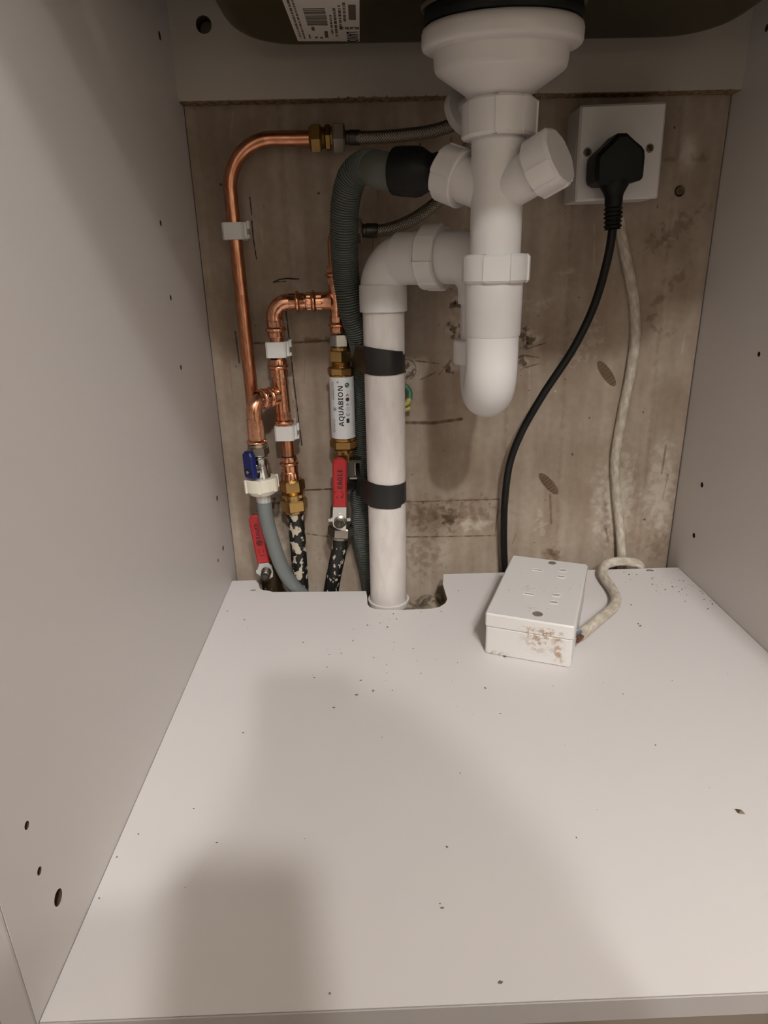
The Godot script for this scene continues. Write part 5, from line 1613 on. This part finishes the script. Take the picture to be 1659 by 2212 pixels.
func crumbs() -> void:
	var mb := MB.new()
	var rng := RandomNumberGenerator.new()
	rng.seed = 12
	# places where grit has gathered: x, z, spread, how many, size
	for c in [[0.20, 0.124, 0.025, 22, 0.0006], [0.155, 0.078, 0.02, 18, 0.0005], [0.09, 0.078, 0.03, 10, 0.0006], [0.525, 0.075, 0.025, 34, 0.0006], [0.545, 0.10, 0.015, 16, 0.0005], [0.16, 0.19, 0.05, 16, 0.0005], [0.165, 0.225, 0.025, 10, 0.0006], [0.37, 0.255, 0.03, 12, 0.0005], [0.28, 0.35, 0.18, 24, 0.0005], [0.21, 0.27, 0.03, 6, 0.0005], [0.05, 0.045, 0.02, 8, 0.0005], [0.27, 0.10, 0.02, 8, 0.0005], [0.03, 0.42, 0.02, 5, 0.0006]]:
		for k in c[3]:
			var x := clampf(c[0] + rng.randfn(0, c[2]), 0.004, 0.56)
			var z: float = c[1] + rng.randfn(0, c[2])
			if z > 0.535 or z < (0.12 if x > 0.03 and x < 0.27 else 0.034): continue
			if x > 0.27 and x < 0.43 and z > 0.09 and z < 0.25: continue
			speck(mb, Vector3(x, 0, z), c[4] * rng.randf_range(0.5, 1.6), rng)
	# the larger bits one by one
	for b in [[0.430, 0.4225, 0.0021], [0.1755, 0.2675, 0.0015], [0.1605, 0.2725, 0.0012], [0.1640, 0.2500, 0.0011], [0.278, 0.2690, 0.0011], [0.4595, 0.1650, 0.0013], [0.4600, 0.1695, 0.0016], [0.4680, 0.123, 0.0012], [0.2230, 0.4420, 0.0010], [0.215, 0.486, 0.0010], [0.0660, 0.3190, 0.0009], [0.0540, 0.0555, 0.0008], [0.400, 0.352, 0.0008], [0.3075, 0.2160, 0.0019], [0.3060, 0.2185, 0.0016], [0.512, 0.075, 0.0014], [0.495, 0.046, 0.0012], [0.5585, 0.127, 0.0011], [0.548, 0.138, 0.0009], [0.046, 0.0535, 0.0012], [0.2415, 0.531, 0.0012], [0.1500, 0.5330, 0.0010]]:
		speck(mb, Vector3(b[0], 0, b[1]), b[2], rng)
	solo(mb, "crumbs", M.crumb, "dark crumbs and grit scattered over the white cabinet floor", "grit", "stuff")
	var r := MB.new()
	sweep(r, PackedVector3Array([Vector3(0.0285, 0.0006, 0.0565), Vector3(0.0320, 0.0007, 0.0560), Vector3(0.0345, 0.0006, 0.0560)]), 0.0006, 8)
	sweep(r, smooth([Vector3(0.5205, 0.0007, 0.0365), Vector3(0.5245, 0.0012, 0.0370), Vector3(0.5285, 0.0007, 0.0385)], 0.001), 0.0007, 8)
	solo(r, "splinters", M.crumb, "thin dark splinters near the back edge of the cabinet floor", "splinter", "stuff")

# ------------------------------------------------------------------ the person taking the picture
var J: Array = []   # capsules: [a, b, radius a, radius b, colour]
func field(p: Vector3, near: PackedInt32Array, k: float) -> Array:
	var d := 1e9
	var c := Color.WHITE
	var best := 1e9
	for q in near:
		var b: Array = J[q]
		var ab: Vector3 = b[1] - b[0]
		var t := clampf((p - b[0]).dot(ab) / maxf(ab.length_squared(), 1e-9), 0, 1)
		var e: float = p.distance_to(b[0] + ab * t) - lerpf(b[2], b[3], t)
		if e < best:
			best = e; c = b[4]
		var h := clampf(0.5 + 0.5 * (d - e) / k, 0, 1)
		d = lerpf(d, e, h) - k * h * (1.0 - h)
	return [d, c]

func net(mb: MB, list: PackedInt32Array, cell: float, k: float) -> void:  # surface nets over the cells near the bones
	var near := {}
	for q in list:
		var b: Array = J[q]
		var rr: float = maxf(b[2], b[3]) + cell * 1.5 + k * 0.5
		var lo: Vector3 = (b[0].min(b[1]) - Vector3.ONE * rr) / cell
		var hi: Vector3 = (b[0].max(b[1]) + Vector3.ONE * rr) / cell
		var ab: Vector3 = b[1] - b[0]
		for x in range(floori(lo.x), ceili(hi.x) + 1):
			for y in range(floori(lo.y), ceili(hi.y) + 1):
				for z in range(floori(lo.z), ceili(hi.z) + 1):
					var p := Vector3(x, y, z) * cell
					var t := clampf((p - b[0]).dot(ab) / maxf(ab.length_squared(), 1e-9), 0, 1)
					if absf(p.distance_to(b[0] + ab * t) - lerpf(b[2], b[3], t)) < cell * 2.2 + k * 0.6:
						var key := Vector3i(x, y, z)
						if not near.has(key): near[key] = 0.0
	var cols := {}
	for key in near:
		var fv := field(Vector3(key) * cell, list, k)
		near[key] = fv[0]
		cols[key] = fv[1]
	var ids := {}
	for key in near:
		var s := Vector3.ZERO
		var n := 0
		var full := true
		var v := []
		for c in 8:
			var kk: Vector3i = key + Vector3i(c & 1, (c >> 1) & 1, (c >> 2) & 1)
			if not near.has(kk):
				full = false
				break
			v.append(near[kk])
		if not full: continue
		for e in [[0, 1], [2, 3], [4, 5], [6, 7], [0, 2], [1, 3], [4, 6], [5, 7], [0, 4], [1, 5], [2, 6], [3, 7]]:
			if (v[e[0]] < 0.0) != (v[e[1]] < 0.0):
				var f: float = v[e[0]] / (v[e[0]] - v[e[1]])
				var pa := Vector3(e[0] & 1, (e[0] >> 1) & 1, (e[0] >> 2) & 1)
				var pb := Vector3(e[1] & 1, (e[1] >> 1) & 1, (e[1] >> 2) & 1)
				s += pa.lerp(pb, f)
				n += 1
		if n == 0: continue
		var p := (Vector3(key) + s / n) * cell
		var g := Vector3((v[1] + v[3] + v[5] + v[7]) - (v[0] + v[2] + v[4] + v[6]), (v[2] + v[3] + v[6] + v[7]) - (v[0] + v[1] + v[4] + v[5]), (v[4] + v[5] + v[6] + v[7]) - (v[0] + v[1] + v[2] + v[3]))
		ids[key] = mb.vert(p, g.normalized())
		mb.c.append(cols[key])
	for key in near:
		var a: float = near[key]
		for ax in 3:
			var d := [Vector3i(1, 0, 0), Vector3i(0, 1, 0), Vector3i(0, 0, 1)]
			var o: Vector3i = key + d[ax]
			if not near.has(o) or (a < 0.0) == (near[o] < 0.0): continue
			var u: Vector3i = d[(ax + 1) % 3]
			var w: Vector3i = d[(ax + 2) % 3]
			var q := [key, key - u, key - u - w, key - w]
			if ids.has(q[0]) and ids.has(q[1]) and ids.has(q[2]) and ids.has(q[3]):
				mb.quad(ids[q[0]], ids[q[1]], ids[q[2]], ids[q[3]])

func photographer() -> void:
	var P := func(x: float, y: float, z: float) -> Vector3: return CAM + cam_basis * Vector3(x, y, z)  # the phone's own axes
	var ph := thing("phone", "dark phone held out towards the open cabinet, taking the picture", "phone", P.call(0.004, -0.05, 0.0085))
	var mb := MB.new()
	extrude(mb, rect(0.075, 0.160, 0.010, 6), 0.008, Transform3D(cam_basis, P.call(0.004, -0.012, 0.004)), 0.0015, 40.0)
	part(mb, "case", M.rubber, ph)
	mb = MB.new()
	extrude(mb, rect(0.069, 0.152, 0.007, 6), 0.0004, Transform3D(cam_basis, P.call(0.004, -0.012, 0.0121)), 0.0001, 40.0)
	part(mb, "screen", M.dark, ph)
	# kneeling on both heels, leaning forward, right arm stretched out to the phone
	var skin_c := Color(0.52, 0.30, 0.21)
	var coat := Color(0.05, 0.06, 0.08)
	var jeans := Color(0.06, 0.08, 0.13)
	var shoe := Color(0.03, 0.028, 0.026)
	var wrist: Vector3 = P.call(0.112, -0.052, 0.056)
	var elbow := Vector3(0.420, 0.130, 1.060)
	var sh := Vector3(0.410, 0.410, 1.235)
	var lw: Vector3 = P.call(-0.100, -0.085, 0.060)
	J = [
		[Vector3(0.27, 0.16, 1.74), Vector3(0.27, 0.28, 1.52), 0.145, 0.140, coat],
		[Vector3(0.27, 0.28, 1.52), Vector3(0.27, 0.38, 1.30), 0.140, 0.132, coat],
		[Vector3(0.14, 0.405, 1.250), Vector3(0.40, 0.405, 1.250), 0.075, 0.075, coat],
		[Vector3(0.27, 0.42, 1.24), Vector3(0.265, 0.475, 1.165), 0.062, 0.053, skin_c],
		[sh, elbow, 0.062, 0.046, coat], [elbow, wrist, 0.046, 0.031, coat],
		[Vector3(0.130, 0.400, 1.240), Vector3(0.060, 0.130, 1.080), 0.062, 0.046, coat], [Vector3(0.060, 0.130, 1.080), lw, 0.046, 0.031, coat],
		[Vector3(0.20, 0.12, 1.76), Vector3(0.14, -0.075, 1.36), 0.100, 0.066, jeans], [Vector3(0.34, 0.12, 1.76), Vector3(0.40, -0.075, 1.36), 0.100, 0.066, jeans],
		[Vector3(0.14, -0.085, 1.36), Vector3(0.16, -0.115, 1.78), 0.062, 0.045, jeans], [Vector3(0.40, -0.085, 1.36), Vector3(0.38, -0.115, 1.78), 0.062, 0.045, jeans],
		[Vector3(0.16, -0.118, 1.78), Vector3(0.17, -0.130, 1.98), 0.045, 0.036, shoe], [Vector3(0.38, -0.118, 1.78), Vector3(0.37, -0.130, 1.98), 0.045, 0.036, shoe],
	]
	var body := PackedInt32Array(range(J.size()))
	mb = MB.new()
	net(mb, body, 0.016, 0.035)
	# head with a face, looking down at the phone
	var n0 := J.size()
	var hb := Basis.from_euler(Vector3(deg_to_rad(-22), deg_to_rad(8), 0))
	var hc := Vector3(0.262, 0.545, 1.115)
	var H := func(x: float, y: float, z: float) -> Vector3: return hc + hb * Vector3(x, y, z)   # -z is the way the face looks
	for q in [[0, 0.028, 0.012, 0, 0.030, -0.022, 0.076, 0.070], [0, -0.02, -0.028, 0, -0.072, -0.050, 0.055, 0.030], [-0.028, -0.035, -0.035, 0.028, -0.035, -0.035, 0.036, 0.036], [0, 0.005, -0.090, 0, -0.028, -0.104, 0.008, 0.012], [-0.013, -0.030, -0.092, 0.013, -0.030, -0.092, 0.007, 0.007], [-0.018, -0.054, -0.079, 0.018, -0.054, -0.079, 0.008, 0.008], [-0.016, -0.064, -0.076, 0.016, -0.064, -0.076, 0.008, 0.008], [-0.040, 0.022, -0.080, 0.040, 0.022, -0.080, 0.010, 0.010], [-0.074, 0.012, 0.004, -0.078, -0.022, -0.002, 0.012, 0.008], [0.074, 0.012, 0.004, 0.078, -0.022, -0.002, 0.012, 0.008]]:
		J.append([H.call(q[0], q[1], q[2]), H.call(q[3], q[4], q[5]), q[6], q[7], skin_c])
	for sx in [-1, 1]: J.append([H.call(sx * 0.030, 0.004, -0.078), H.call(sx * 0.034, 0.004, -0.078), 0.0105, 0.0105, Color(0.62, 0.58, 0.54)])
	J.append([H.call(0, -0.06, 0.02), Vector3(0.266, 0.470, 1.175), 0.052, 0.054, skin_c])
	net(mb, PackedInt32Array(range(n0, J.size())), 0.006, 0.012)
	# hands: right round the phone's edge, left resting on the thigh
	n0 = J.size()
	var k1: Vector3 = P.call(0.060, -0.058, 0.028)
	var k2: Vector3 = P.call(0.066, -0.110, 0.030)
	J.append([wrist, P.call(0.066, -0.080, 0.036), 0.026, 0.024, skin_c])
	J.append([k1, k2, 0.017, 0.017, skin_c])
	J.append([P.call(0.066, -0.080, 0.038), P.call(0.060, -0.060, 0.032), 0.022, 0.019, skin_c])
	var ys := [-0.052, -0.073, -0.094, -0.113]
	var reach := [0.004, -0.006, -0.002, 0.010]
	for f in 4:
		var a0: Vector3 = P.call(0.058, ys[f], 0.024)
		var a1: Vector3 = P.call(0.053, ys[f] + 0.002, -0.001)
		var a2: Vector3 = P.call(0.036, ys[f] + 0.003, -0.008)
		var a3: Vector3 = P.call(reach[f] + 0.006, ys[f] + 0.004, -0.006)
		J.append([a0, a1, 0.0098, 0.0092, skin_c]); J.append([a1, a2, 0.0092, 0.0086, skin_c]); J.append([a2, a3, 0.0086, 0.0074, skin_c])
	J.append([P.call(0.064, -0.088, 0.036), P.call(0.050, -0.060, 0.030), 0.0135, 0.0110, skin_c])
	J.append([P.call(0.050, -0.060, 0.030), P.call(0.026, -0.050, 0.0215), 0.0108, 0.0088, skin_c])
	net(mb, PackedInt32Array(range(n0, J.size())), 0.0042, 0.006)
	n0 = J.size()
	J.append([lw, P.call(-0.062, -0.082, 0.040), 0.026, 0.023, skin_c])
	J.append([P.call(-0.054, -0.066, 0.030), P.call(-0.058, -0.112, 0.032), 0.017, 0.017, skin_c])
	for f in 4:
		var a0: Vector3 = P.call(-0.052, ys[f] - 0.006, 0.026)
		var a1: Vector3 = P.call(-0.047, ys[f] - 0.004, 0.000)
		var a2: Vector3 = P.call(-0.034, ys[f] - 0.003, -0.007)
		var a3: Vector3 = P.call(-0.018 - reach[f], ys[f] - 0.002, -0.006)
		J.append([a0, a1, 0.0098, 0.0092, skin_c]); J.append([a1, a2, 0.0092, 0.0086, skin_c]); J.append([a2, a3, 0.0086, 0.0074, skin_c])
	J.append([P.call(-0.060, -0.092, 0.038), P.call(-0.046, -0.070, 0.031), 0.0135, 0.0110, skin_c])
	J.append([P.call(-0.046, -0.070, 0.031), P.call(-0.022, -0.062, 0.0215), 0.0108, 0.0088, skin_c])
	net(mb, PackedInt32Array(range(n0, J.size())), 0.0045, 0.006)
	var m := mat(Color.WHITE, 0.7)
	m.vertex_color_use_as_albedo = true
	var t := thing("person", "person in a dark jacket and jeans kneeling before the cabinet, holding out a phone", "person", Vector3(0.27, -0.168, 1.7))
	part(mb, "body", m, t)
	n0 = J.size()
	for q in [[0, 0.046, 0.012, 0, 0.056, -0.030, 0.076, 0.060], [-0.058, 0.022, 0.016, 0.058, 0.022, 0.016, 0.034, 0.034], [0, 0.00, 0.034, 0, -0.035, 0.044, 0.062, 0.048]]:
		J.append([H.call(q[0], q[1], q[2]), H.call(q[3], q[4], q[5]), q[6], q[7], Color(0.03, 0.022, 0.017)])
	mb = MB.new()
	net(mb, PackedInt32Array(range(n0, J.size())), 0.007, 0.012)
	part(mb, "hair", m, t)
